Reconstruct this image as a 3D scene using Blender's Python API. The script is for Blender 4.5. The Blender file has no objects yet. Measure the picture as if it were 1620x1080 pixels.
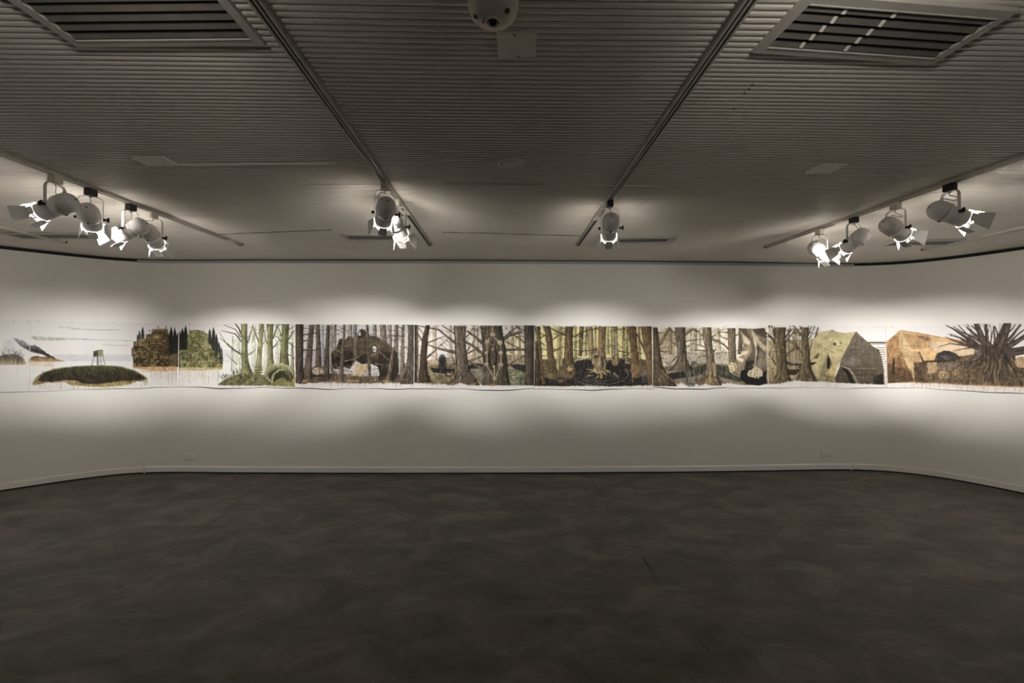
import bpy, bmesh, math, random
import numpy as np
from mathutils import Vector, Matrix

random.seed(7)
rng = np.random.default_rng(11)
scene = bpy.context.scene
COL = scene.collection

# ------------------------------------------------------------------ camera
F, CX, CY = 720.0, 810.0, 540.0
EYE = 1.5
H = 2.58                                   # ceiling height
yaw, pitch, roll = math.atan(12 / F), math.atan(12 / F), 0.0015
CAM = Vector((0, 0, EYE))
R3 = (Matrix.Rotation(-yaw, 3, 'Z') @ Matrix.Rotation(math.pi / 2 + pitch, 3, 'X')
      @ Matrix.Rotation(roll, 3, 'Z'))
cd = bpy.data.cameras.new('camera')
cd.sensor_width = 36.0
cd.lens = 36.0 * F / 1620.0
cd.clip_start = 0.02
cam = bpy.data.objects.new('camera', cd)
COL.objects.link(cam)
cam.matrix_world = Matrix.Translation(CAM) @ R3.to_4x4()
scene.camera = cam
RN = np.array(R3)


def ray(px, py):
    return R3 @ Vector(((px - CX) / F, -(py - CY) / F, -1.0))


def on_z(px, py, z=H):
    r = ray(px, py)
    return CAM + r * ((z - EYE) / r.z)


def project(P):
    """world points (n,3) -> photo pixels (n,2)"""
    q = (np.asarray(P) - np.array(CAM)) @ RN
    return np.stack([CX + F * q[:, 0] / -q[:, 2], CY - F * q[:, 1] / -q[:, 2]], 1)


# ------------------------------------------------------------------ materials
def mat(name, rgb, rough=0.6, metal=0.0, spec=0.5, bump=0.0, bscale=200.0, var=0.0, vscale=6.0):
    m = bpy.data.materials.new(name)
    m.use_nodes = True
    nt = m.node_tree
    b = nt.nodes['Principled BSDF']
    b.inputs['Base Color'].default_value = (*rgb, 1)
    b.inputs['Roughness'].default_value = rough
    b.inputs['Metallic'].default_value = metal
    b.inputs['Specular IOR Level'].default_value = spec
    tc = nt.nodes.new('ShaderNodeTexCoord')
    if var > 0:
        n = nt.nodes.new('ShaderNodeTexNoise')
        n.inputs['Scale'].default_value = vscale
        n.inputs['Detail'].default_value = 5
        nt.links.new(tc.outputs['Object'], n.inputs['Vector'])
        cr = nt.nodes.new('ShaderNodeValToRGB')
        cr.color_ramp.elements[0].position = 0.3
        cr.color_ramp.elements[1].position = 0.7
        cr.color_ramp.elements[0].color = (*[c * (1 - var) for c in rgb], 1)
        cr.color_ramp.elements[1].color = (*[min(1, c * (1 + var)) for c in rgb], 1)
        nt.links.new(n.outputs['Fac'], cr.inputs['Fac'])
        nt.links.new(cr.outputs['Color'], b.inputs['Base Color'])
    if bump > 0:
        n2 = nt.nodes.new('ShaderNodeTexNoise')
        n2.inputs['Scale'].default_value = bscale
        nt.links.new(tc.outputs['Object'], n2.inputs['Vector'])
        bp = nt.nodes.new('ShaderNodeBump')
        bp.inputs['Strength'].default_value = bump
        bp.inputs['Distance'].default_value = 0.002
        nt.links.new(n2.outputs['Fac'], bp.inputs['Height'])
        nt.links.new(bp.outputs['Normal'], b.inputs['Normal'])
    return m


M = {}
M['wall'] = mat('white_wall_paint', (0.74, 0.71, 0.665), 0.85, bump=0.1, bscale=90, var=0.02, vscale=1.5)
M['rear'] = mat('rear_wall_paint', (0.70, 0.67, 0.64), 0.9)
M['base'] = mat('baseboard_paint', (0.76, 0.74, 0.71), 0.5)
M['gap'] = mat('dark_shadow_gap', (0.012, 0.011, 0.010), 0.9)
M['greytrim'] = mat('grey_metal_trim', (0.36, 0.355, 0.36), 0.5)
M['white'] = mat('white_enamel', (0.80, 0.775, 0.745), 0.38, bump=0.03, bscale=60)
M['flap'] = mat('barn_door_enamel', (0.74, 0.72, 0.69), 0.45)
M['cream'] = mat('cream_plastic', (0.68, 0.63, 0.52), 0.5)
M['black'] = mat('black_plastic', (0.006, 0.006, 0.0065), 0.5)
M['cordm'] = mat('pale_cord', (0.42, 0.38, 0.32), 0.6)
M['track'] = mat('track_aluminium', (0.50, 0.47, 0.41), 0.45, metal=0.1, var=0.1, vscale=12)
M['groove'] = mat('track_groove', (0.035, 0.032, 0.027), 0.7)
M['ventm'] = mat('vent_paint', (0.43, 0.405, 0.365), 0.5, var=0.08, vscale=9)
M['slat'] = mat('vent_slat_paint', (0.13, 0.121, 0.107), 0.5, var=0.15, vscale=14)
M['duct'] = mat('duct_dark', (0.012, 0.012, 0.011), 0.9)
M['plate'] = mat('plate_plastic', (0.74, 0.69, 0.61), 0.5, var=0.04)
M['camera_white'] = mat('camera_plastic', (0.62, 0.56, 0.46), 0.32)
M['glassy'] = mat('camera_lens_glass', (0.004, 0.004, 0.004), 0.04, spec=0.9)
M['recess'] = mat('recess_dark', (0.06, 0.055, 0.045), 0.8)
M['grille'] = mat('speaker_grille', (0.62, 0.58, 0.51), 0.6, bump=0.4, bscale=400)
M['socket'] = mat('socket_plastic', (0.74, 0.71, 0.665), 0.4)
M['pin'] = mat('pin_steel', (0.25, 0.25, 0.25), 0.4, metal=0.6)


def ceiling_mat():
    m = mat('ribbed_ceiling_paint', (0.66, 0.615, 0.55), 0.36, spec=0.5, var=0.07, vscale=2.0)
    nt = m.node_tree
    b = nt.nodes['Principled BSDF']
    n = nt.nodes.new('ShaderNodeTexNoise')
    n.inputs['Scale'].default_value = 1.3
    n.inputs['Detail'].default_value = 4
    mr = nt.nodes.new('ShaderNodeMapRange')
    mr.inputs['To Min'].default_value = 0.28
    mr.inputs['To Max'].default_value = 0.46
    nt.links.new(n.outputs['Fac'], mr.inputs['Value'])
    nt.links.new(mr.outputs['Result'], b.inputs['Roughness'])
    return m


def floor_mat():
    m = bpy.data.materials.new('polished_concrete')
    m.use_nodes = True
    nt = m.node_tree
    b = nt.nodes['Principled BSDF']
    tc = nt.nodes.new('ShaderNodeTexCoord')
    mp = nt.nodes.new('ShaderNodeMapping')
    mp.inputs['Scale'].default_value = (1.0, 1.5, 1.0)
    mp.inputs['Rotation'].default_value = (0, 0, 0.35)
    nt.links.new(tc.outputs['Object'], mp.inputs['Vector'])
    n1 = nt.nodes.new('ShaderNodeTexNoise')
    n1.inputs['Scale'].default_value = 2.3
    n1.inputs['Detail'].default_value = 9
    n1.inputs['Roughness'].default_value = 0.68
    n1.inputs['Distortion'].default_value = 0.7
    nt.links.new(mp.outputs['Vector'], n1.inputs['Vector'])
    cr = nt.nodes.new('ShaderNodeValToRGB')
    e = cr.color_ramp.elements
    e[0].position = 0.30
    e[0].color = (0.040, 0.036, 0.029, 1)
    e[1].position = 0.72
    e[1].color = (0.166, 0.153, 0.127, 1)
    e2 = e.new(0.5)
    e2.color = (0.084, 0.076, 0.063, 1)
    nt.links.new(n1.outputs['Fac'], cr.inputs['Fac'])
    # brownish and greenish clouds
    n2 = nt.nodes.new('ShaderNodeTexNoise')
    n2.inputs['Scale'].default_value = 2.7
    n2.inputs['Detail'].default_value = 6
    nt.links.new(mp.outputs['Vector'], n2.inputs['Vector'])
    cr2 = nt.nodes.new('ShaderNodeValToRGB')
    cr2.color_ramp.elements[0].position = 0.35
    cr2.color_ramp.elements[0].color = (1.08, 0.97, 0.92, 1)
    cr2.color_ramp.elements[1].position = 0.65
    cr2.color_ramp.elements[1].color = (0.95, 1.02, 0.98, 1)
    nt.links.new(n2.outputs['Fac'], cr2.inputs['Fac'])
    mx = nt.nodes.new('ShaderNodeMix')
    mx.data_type = 'RGBA'
    mx.blend_type = 'MULTIPLY'
    mx.inputs['Factor'].default_value = 1.0
    nt.links.new(cr.outputs['Color'], mx.inputs['A'])
    nt.links.new(cr2.outputs['Color'], mx.inputs['B'])
    nt.links.new(mx.outputs['Result'], b.inputs['Base Color'])
    mr = nt.nodes.new('ShaderNodeMapRange')
    mr.inputs['To Min'].default_value = 0.46
    mr.inputs['To Max'].default_value = 0.66
    nt.links.new(n2.outputs['Fac'], mr.inputs['Value'])
    nt.links.new(mr.outputs['Result'], b.inputs['Roughness'])
    b.inputs['Specular IOR Level'].default_value = 0.35
    return m


M['ceiling'] = ceiling_mat()
M['floor'] = floor_mat()


def emit_mat(name, rgb, s):
    m = bpy.data.materials.new(name)
    m.use_nodes = True
    nt = m.node_tree
    b = nt.nodes['Principled BSDF']
    b.inputs['Base Color'].default_value = (0.8, 0.8, 0.8, 1)
    b.inputs['Emission Color'].default_value = (*rgb, 1)
    b.inputs['Emission Strength'].default_value = s
    return m


# ------------------------------------------------------------------ mesh helpers
class MB:
    def __init__(self):
        self.v, self.f, self.mi, self.sm = [], [], [], []

    def add(self, vs, fs, mi=0, smooth=False, tf=None):
        o = len(self.v)
        for p in vs:
            p = Vector(p)
            if tf is not None:
                p = tf @ p
            self.v.append(tuple(p))
        for f in fs:
            self.f.append(tuple(i + o for i in f))
            self.mi.append(mi)
            self.sm.append(smooth)
        return self

    def box(self, x0, x1, y0, y1, z0, z1, mi=0, tf=None, bev=0.0):
        if bev > 0:
            bm = bmesh.new()
            bmesh.ops.create_cube(bm, size=1)
            for v in bm.verts:
                v.co = Vector(((x0 + x1) / 2 + v.co.x * (x1 - x0), (y0 + y1) / 2 + v.co.y * (y1 - y0),
                               (z0 + z1) / 2 + v.co.z * (z1 - z0)))
            bmesh.ops.bevel(bm, geom=bm.edges[:], offset=bev, segments=2, affect='EDGES', profile=0.5)
            bm.verts.index_update()
            self.add([v.co for v in bm.verts], [[v.index for v in f.verts] for f in bm.faces], mi, False, tf)
            bm.free()
            return self
        vs = [(x0, y0, z0), (x1, y0, z0), (x1, y1, z0), (x0, y1, z0), (x0, y0, z1), (x1, y0, z1), (x1, y1, z1), (x0, y1, z1)]
        fs = [(0, 3, 2, 1), (4, 5, 6, 7), (0, 1, 5, 4), (1, 2, 6, 5), (2, 3, 7, 6), (3, 0, 4, 7)]
        return self.add(vs, fs, mi, False, tf)

    def lathe(self, prof, n=32, mi=0, tf=None, axis='Y', smooth=True, cap=True):
        """prof: list of (t along axis, radius)"""
        vs, fs = [], []
        for t, r in prof:
            for k in range(n):
                a = 2 * math.pi * k / n
                c, s = r * math.cos(a), r * math.sin(a)
                vs.append({'Y': (c, t, -s), 'Z': (c, s, t), 'X': (t, c, s)}[axis])
        for i in range(len(prof) - 1):
            for k in range(n):
                k2 = (k + 1) % n
                fs.append((i * n + k, i * n + k2, (i + 1) * n + k2, (i + 1) * n + k))
        self.add(vs, fs, mi, smooth, tf)
        if cap:
            m_ = len(prof) - 1
            self.add(vs[:n], [tuple(range(n))[::-1]], mi, False, tf)
            self.add(vs[m_ * n:], [tuple(range(n))], mi, False, tf)
        return self

    def tube(self, pts, r, n=8, mi=0, tf=None):
        pts = [Vector(p) for p in pts]
        vs, fs = [], []
        up = Vector((0, 0, 1))
        for i, p in enumerate(pts):
            d = (pts[min(i + 1, len(pts) - 1)] - pts[max(i - 1, 0)]).normalized()
            a = d.cross(up if abs(d.z) < 0.95 else Vector((1, 0, 0))).normalized()
            b = d.cross(a)
            for k in range(n):
                t = 2 * math.pi * k / n
                vs.append(p + a * (r * math.cos(t)) + b * (r * math.sin(t)))
        for i in range(len(pts) - 1):
            for k in range(n):
                k2 = (k + 1) % n
                fs.append((i * n + k, (i + 1) * n + k, (i + 1) * n + k2, i * n + k2))
        fs.append(tuple(range(n)))
        fs.append(tuple(range((len(pts) - 1) * n, len(pts) * n))[::-1])
        return self.add(vs, fs, mi, True, tf)

    def strip(self, pts, wdir, w, thick, mi=0, tf=None):
        """flat strap of width w (along wdir) following pts"""
        pts = [Vector(p) for p in pts]
        wd = Vector(wdir).normalized()
        vs, fs = [], []
        for i, p in enumerate(pts):
            d = (pts[min(i + 1, len(pts) - 1)] - pts[max(i - 1, 0)]).normalized()
            nrm = d.cross(wd).normalized()
            for a, b in ((-.5, -.5), (.5, -.5), (.5, .5), (-.5, .5)):
                vs.append(p + wd * (w * a) + nrm * (thick * b))
        for i in range(len(pts) - 1):
            for k in range(4):
                k2 = (k + 1) % 4
                fs.append((i * 4 + k, i * 4 + k2, (i + 1) * 4 + k2, (i + 1) * 4 + k))
        fs.append((3, 2, 1, 0))
        e = (len(pts) - 1) * 4
        fs.append((e, e + 1, e + 2, e + 3))
        return self.add(vs, fs, mi, False, tf)

    def build(self, name, mats, parent=None, fix=True):
        me = bpy.data.meshes.new(name)
        me.from_pydata(self.v, [], self.f)
        if not isinstance(mats, (list, tuple)):
            mats = [mats]
        for m in mats:
            me.materials.append(m)
        me.polygons.foreach_set('material_index', self.mi)
        me.polygons.foreach_set('use_smooth', self.sm)
        if fix:
            bm = bmesh.new()
            bm.from_mesh(me)
            bmesh.ops.recalc_face_normals(bm, faces=bm.faces[:])
            bm.to_mesh(me)
            bm.free()
        me.update()
        o = bpy.data.objects.new(name, me)
        COL.objects.link(o)
        if parent is not None:
            o.parent = parent
        return o


def tag(o, label, cat, group=None):
    o['label'] = label
    o['category'] = cat
    if group:
        o['group'] = group
    return o


def thing(name, label, cat, loc=(0, 0, 0), rz=0.0, group=None):
    o = bpy.data.objects.new(name, None)
    o.empty_display_size = 0.05
    COL.objects.link(o)
    o.location = loc
    o.rotation_euler = (0, 0, rz)
    return tag(o, label, cat, group)


def struct(o):
    o['kind'] = 'structure'
    return o


# ------------------------------------------------------------------ wall line (plan)
cx_ = [0, 100, 150, 200, 231, 317, 433, 620, 830, 1000, 1164, 1300, 1350, 1389, 1437, 1485, 1549, 1620]
cy_ = [386, 396, 402, 408, 410, 409, 409, 410.5, 411.5, 412, 413, 416, 417.5, 417, 414.5, 410, 401, 387.5]
fx_ = [0, 100, 150, 200, 231, 317, 433, 620, 830, 1000, 1164, 1300, 1345, 1407, 1459, 1537, 1620]
fy_ = [774, 758.5, 750.7, 746.5, 744.6, 745.5, 746.5, 748, 748, 746.5, 744.5, 742.5, 742, 745.5, 752, 764.5, 778.7]
plan = []
for x in range(0, 1621, 27):
    ext = np.interp(x, fx_, fy_) - np.interp(x, cx_, cy_)
    d = H * F / ext
    p = CAM + R3 @ Vector(((x - CX) / F * d, 0.0, -d))
    plan.append((p.x, p.y))
plan = np.array(plan)
for _ in range(4):                          # smooth the survey
    q = plan.copy()
    q[1:-1] = 0.25 * plan[:-2] + 0.5 * plan[1:-1] + 0.25 * plan[2:]
    plan = q
REAR = -2.8


def side_run(p, q, xs):
    """round off the end of the survey into a straight side wall running back"""
    t = (p - q) / np.linalg.norm(p - q)
    out = []
    a0 = math.atan2(t[1], t[0])
    a1 = -math.pi / 2 if xs > 0 else -math.pi / 2
    if a0 > 0:
        a0 -= 2 * math.pi
    cur = p.copy()
    for i in range(1, 13):
        a = a0 + (a1 - a0) * i / 12
        cur = cur + 0.05 * np.array([math.cos(a), math.sin(a)])
        out.append(cur.copy())
    n = 12
    y0 = cur[1]
    for i in range(1, n + 1):
        out.append(np.array([cur[0], y0 + (REAR - y0) * i / n]))
    return out


left_tail = side_run(plan[0], plan[1], -1)
right_tail = side_run(plan[-1], plan[-2], 1)
WP = np.array(left_tail[::-1] + list(plan) + right_tail)
WS = np.concatenate([[0], np.cumsum(np.linalg.norm(np.diff(WP, axis=0), axis=1))])
_u = np.linspace(0, WS[-1], int(WS[-1] / .03))
WP = np.stack([np.interp(_u, WS, WP[:, 0]), np.interp(_u, WS, WP[:, 1])], 1)
for _ in range(45):                         # one even curve instead of survey chords
    WP[1:-1] = 0.25 * WP[:-2] + 0.5 * WP[1:-1] + 0.25 * WP[2:]
WS = np.concatenate([[0], np.cumsum(np.linalg.norm(np.diff(WP, axis=0), axis=1))])
_t = np.gradient(WP, axis=0)
_t /= np.linalg.norm(_t, axis=1)[:, None]
WN = np.stack([_t[:, 1], -_t[:, 0]], 1)     # points into the room
if np.dot(WN[len(WN) // 2], np.array([0, -1])) < 0:
    WN = -WN


def wall_at(s, off=0.0):
    s = np.asarray(s, float)
    x = np.interp(s, WS, WP[:, 0])
    y = np.interp(s, WS, WP[:, 1])
    nx = np.interp(s, WS, WN[:, 0])
    ny = np.interp(s, WS, WN[:, 1])
    l = np.hypot(nx, ny)
    return x + nx / l * off, y + ny / l * off


_ss = np.linspace(0, WS[-1], 6000)
_wx, _wy = wall_at(_ss)
_ok = _wy > 1.0
_pp = project(np.stack([_wx[_ok], _wy[_ok], np.full(_ok.sum(), 1.4)], 1))[:, 0]
_sok = _ss[_ok]


def s_of_px(px):
    return float(np.interp(px, _pp, _sok))


def wall_point(px, py, off=0.0):
    """point of the wall seen at photo pixel (px,py)"""
    s = s_of_px(px)
    x, y = wall_at(s, off)
    q = RN.T @ (np.array([x, y, EYE]) - np.array(CAM))
    lo, hi = 0.0, H
    for _ in range(40):
        m_ = (lo + hi) / 2
        yy = project(np.array([[x, y, m_]]))[0, 1]
        if yy > py:
            lo = m_
        else:
            hi = m_
    return Vector((float(x), float(y), lo))


def sweep(mb, s0, s1, prof, mi=0, step=0.04, smooth=False):
    """sweep a closed profile [(offset into room, z), ...] along the wall line"""
    n = max(2, int(abs(s1 - s0) / step) + 1)
    ss = np.linspace(s0, s1, n)
    k = len(prof)
    vs, fs = [], []
    for s in ss:
        for off, z in prof:
            x, y = wall_at(s, off)
            vs.append((float(x), float(y), z))
    for i in range(n - 1):
        for j in range(k):
            j2 = (j + 1) % k
            fs.append((i * k + j, i * k + j2, (i + 1) * k + j2, (i + 1) * k + j))
    fs.append(tuple(range(k)))
    fs.append(tuple(range((n - 1) * k, n * k))[::-1])
    mb.add(vs, fs, mi, smooth)


S_L, S_R = s_of_px(231), s_of_px(1345)
S_END = WS[-1]

# ------------------------------------------------------------------ room shell
for nm, a, b in (('wall_back', S_L, S_R), ('wall_left', 0.0, S_L), ('wall_right', S_R, S_END)):
    mb = MB()
    sweep(mb, a, b, [(0.0, 0.0), (0.0, H + 0.03), (-0.12, H + 0.03), (-0.12, 0.0)])
    struct(mb.build(nm, M['wall']))
mb = MB()
mb.box(WP[0][0] - .12, WP[-1][0] + .12, REAR - .12, REAR, 0, H + .03)
struct(mb.build('wall_rear', M['rear']))

XL, XR = float(WP[:, 0].min()) - 0.12, float(WP[:, 0].max()) + 0.12
YB = float(WP[:, 1].max()) + 0.12
# floor slab with the saw-cut joint and crack that run towards the back wall
mb = MB()
mb.box(XL, XR, REAR - .12, YB, -0.1, 0.0)


def floor_line(pts, w, rag=0.0):
    P = [on_z(x, y, 0.0) for x, y in pts]
    for a, b in zip(P[:-1], P[1:]):
        d = (b - a).normalized()
        n_ = Vector((-d.y, d.x, 0)) * w / 2
        j = Vector((random.uniform(-rag, rag), random.uniform(-rag, rag), 0))
        mb.add([a - n_ * .6 + j + Vector((0, 0, .0006)), a + n_ * .6 + j + Vector((0, 0, .0006)), b + n_ + Vector((0, 0, .0006)), b - n_ + Vector((0, 0, .0006))],
               [(0, 1, 2, 3)], 1)


floor_line([(932, 750), (945, 772), (950, 780)], 0.006)
floor_line([(951, 782), (962, 806)], 0.004)
floor_line([(993, 845), (1001, 858)], 0.004)
floor_line([(1016, 880), (1024, 893), (1031, 901)], 0.010, .002)
floor_line([(1032, 903), (1042, 921)], 0.004, .002)
floor_line([(1104, 1008), (1124, 1033)], 0.005)
floor_line([(250, 888), (330, 828), (395, 785)], 0.003)
struct(mb.build('floor', [M['floor'], M['gap']]))

# ribbed ceiling: slim rounded ribs running across the room
mb = MB()
PITCH = 0.0295
nr = int((YB + 1.2) / PITCH)
prof = [(0.0, 0.0045), (0.0035, 0.0044), (0.0058, 0.0020), (0.0085, 0.0006), (0.013, 0.0), (0.0175, 0.0),
        (0.022, 0.0006), (0.0247, 0.0020), (0.0270, 0.0044)]
vs, fs = [], []
for r_ in range(nr):
    for y, z in prof:
        yy = -1.2 + r_ * PITCH + y
        vs.append((XL, yy, H + z))
        vs.append((XR, yy, H + z))
for i in range(len(vs) // 2 - 1):
    fs.append((2 * i, 2 * i + 1, 2 * i + 3, 2 * i + 2))
mb.add(vs, fs, 0, True)
mb.box(XL, XR, REAR - .12, YB, H + 0.03, H + 0.1)
mb.add([(XL, REAR, H), (XR, REAR, H), (XR, -1.2, H), (XL, -1.2, H)], [(0, 1, 2, 3)])
for px, py in [(1006, 329), (1010, 326), (1014, 323), (1178, 147), (1185, 141), (1190, 134), (1161, 172), (1175, 350), (905, 372), (769, 341),
               (1045, 292), (787, 370)]:          # open screw holes in the ribs
    p = on_z(px, py, H - 0.0006)
    a = 0.0055
    mb.add([(p.x + a * math.cos(t * math.pi / 4), p.y + a * math.sin(t * math.pi / 4), H - .0006) for t in range(8)], [tuple(range(8))], 1)
o = struct(mb.build('ceiling', [M['ceiling'], M['gap']], fix=False))

# trims at the head of the walls and the cover strips between ceiling panels
mb = MB()
sweep(mb, S_L - 0.1, S_R + .05, [(0.0, H - .042), (0.014, H - .042), (0.016, H - .012), (0.0, H - .012)])
sweep(mb, S_L - 0.1, S_R + .05, [(0.0, H - .0115), (0.006, H - .0115), (0.006, H + .002), (0.0, H + .002)], 1)
struct(mb.build('trim_1', [M['greytrim'], M['gap']]))
for i, (a, b) in enumerate(((0.5, S_L - .1), (S_R + .05, S_END - .5))):
    mb = MB()
    sweep(mb, a, b, [(0.0, H - .034), (0.004, H - .034), (0.004, H + .002), (0.0, H + .002)])
    struct(mb.build('trim_%d' % (i + 2), M['gap']))


def ceil_strip(name, p0, p1, w, h, m):
    a, b = on_z(*p0), on_z(*p1)
    d = (b - a).normalized()
    L = (b - a).length
    mb = MB()
    tf = Matrix.Translation((a.x, a.y, H)) @ Matrix.Rotation(math.atan2(d.y, d.x), 4, 'Z')
    mb.box(0, L, -w / 2, w / 2, -h, 0.002, tf=tf, bev=min(h, w) * .2)
    return mb.build(name, m)


struct(ceil_strip('trim_4', (450, 292.5), (604, 291), .012, .007, M['plate']))
struct(ceil_strip('trim_5', (702, 290), (866, 291.5), .010, .005, M['track']))
struct(ceil_strip('trim_6', (868, 292), (1042, 294), .010, .004, M['plate']))
struct(ceil_strip('trim_7', (345, 370.5), (525, 363.5), .010, .003, M['slat']))
struct(ceil_strip('trim_8', (700, 367), (925, 373), .010, .003, M['slat']))

# baseboards with the dark slot under them
for nm, a, b in (('baseboard_left', .3, S_L - .01), ('baseboard_right', S_R + .01, S_END - .3)):
    mb = MB()
    sweep(mb, a, b, [(0.0, .016), (0.012, .016), (0.012, .074), (0.004, .082), (0.0, .082)])
    sweep(mb, a, b, [(0.0, 0.0), (0.003, 0.0), (0.003, .0155), (0.0, .0155)], 1)
    struct(mb.build(nm, [M['wall'], M['gap']]))
mb = MB()
s_j = s_of_px(825)
for a, b in ((S_L + .012, s_j - .0015), (s_j + .0015, S_R - .012)):
    sweep(mb, a, b, [(0.0, .016), (0.016, .016), (0.016, .070), (0.010, .080), (0.0, .082)])
sweep(mb, S_L + .012, S_R - .012, [(0.0, 0.0), (0.003, 0.0), (0.003, .0155), (0.0, .0155)], 1)
struct(mb.build('baseboard_back', [M['base'], M['gap']]))

# ------------------------------------------------------------------ lighting tracks
TH = 0.020                                  # track height
TRACKS = {}


def make_track(key, p0, p1, y_start, label, joint=None):
    a, b = on_z(*p0, H - TH), on_z(*p1, H - TH)
    d = (b - a).normalized()
    k = (y_start - b.y) / d.y
    a = b + d * k
    L = (b - a).length
    rz = math.atan2(-d.x, d.y)
    root = thing('light_track', label, 'lighting track', (a.x, a.y, H), rz, 'lighting tracks on the ceiling')
    TRACKS[key] = (a, d)
    lj = L
    if joint:
        q = on_z(*joint, H - TH)
        lj = (q - a).dot(d)
    W = .021
    mb = MB()
    # extruded rail: outer walls, centre web, two open slots
    for x0, x1, z0 in ((-W, -W + .008, -TH), (-.0035, .0035, -TH + .002), (W - .008, W, -TH)):
        mb.box(x0, x1, 0, lj, z0, 0.0)
    for x0, x1 in ((-W, -W + .009), (W - .009, W)):
        mb.box(x0, x1, lj, L, -TH, 0.0)
    mb.box(-W - .005, W + .005, 0, L, -.004, 0.0)
    mb.build('rail', M['track'], root)
    for x0, x1 in ((-W + .008, -.0035), (.0035, W - .008)):
        m2 = MB()
        m2.box(x0, x1, 0, lj, -.009, -.0035)
        m2.build('conductor_slot', M['groove'], root)
    if joint:
        m2 = MB()
        m2.box(-W + .009, W - .009, lj + .05, L, -.012, -.0035)
        m2.build('conductor_slot', M['groove'], root)
        m2 = MB()
        m2.box(-W - .001, W + .001, lj - .045, lj + .05, -TH - .0015, -.001, bev=.001)
        m2.build('joint_cover', M['plate'], root)['label'] = 'pale plastic joint cover'
    m2 = MB()
    m2.box(-W - .001, W + .001, L - .004, L + .016, -TH - .001, 0.0, bev=.002)
    m2.build('end_cap', M['groove'], root)['label'] = 'dark end cap'
    return root


make_track('LM', (400, 0), (680, 388), -1.0, 'long grey lighting track carrying two spotlights, left of the ceiling centre', (642, 337))
make_track('RM', (1190, 0), (915, 388), -1.0, 'long grey lighting track carrying the single spotlight right of centre', (946, 346))
make_track('LO', (0, 245), (380, 388), 0.8, 'lighting track carrying the four spotlights at the left', (363, 382))
make_track('RO', (1620, 250), (1213, 392), 0.8, 'lighting track carrying the four spotlights at the right', (1334, 352))
make_track('LE', (0, 361), (101, 384), 2.6, 'short empty lighting track near the curved left wall')
make_track('RE', (1620, 361), (1462, 396), 2.6, 'short empty lighting track near the curved right wall')


# ------------------------------------------------------------------ spotlights
PIV = -0.195
LENS = emit_mat('lamp_lens_glow', (1.0, 0.945, 0.875), 165.0)


FWD = 0.028


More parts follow.
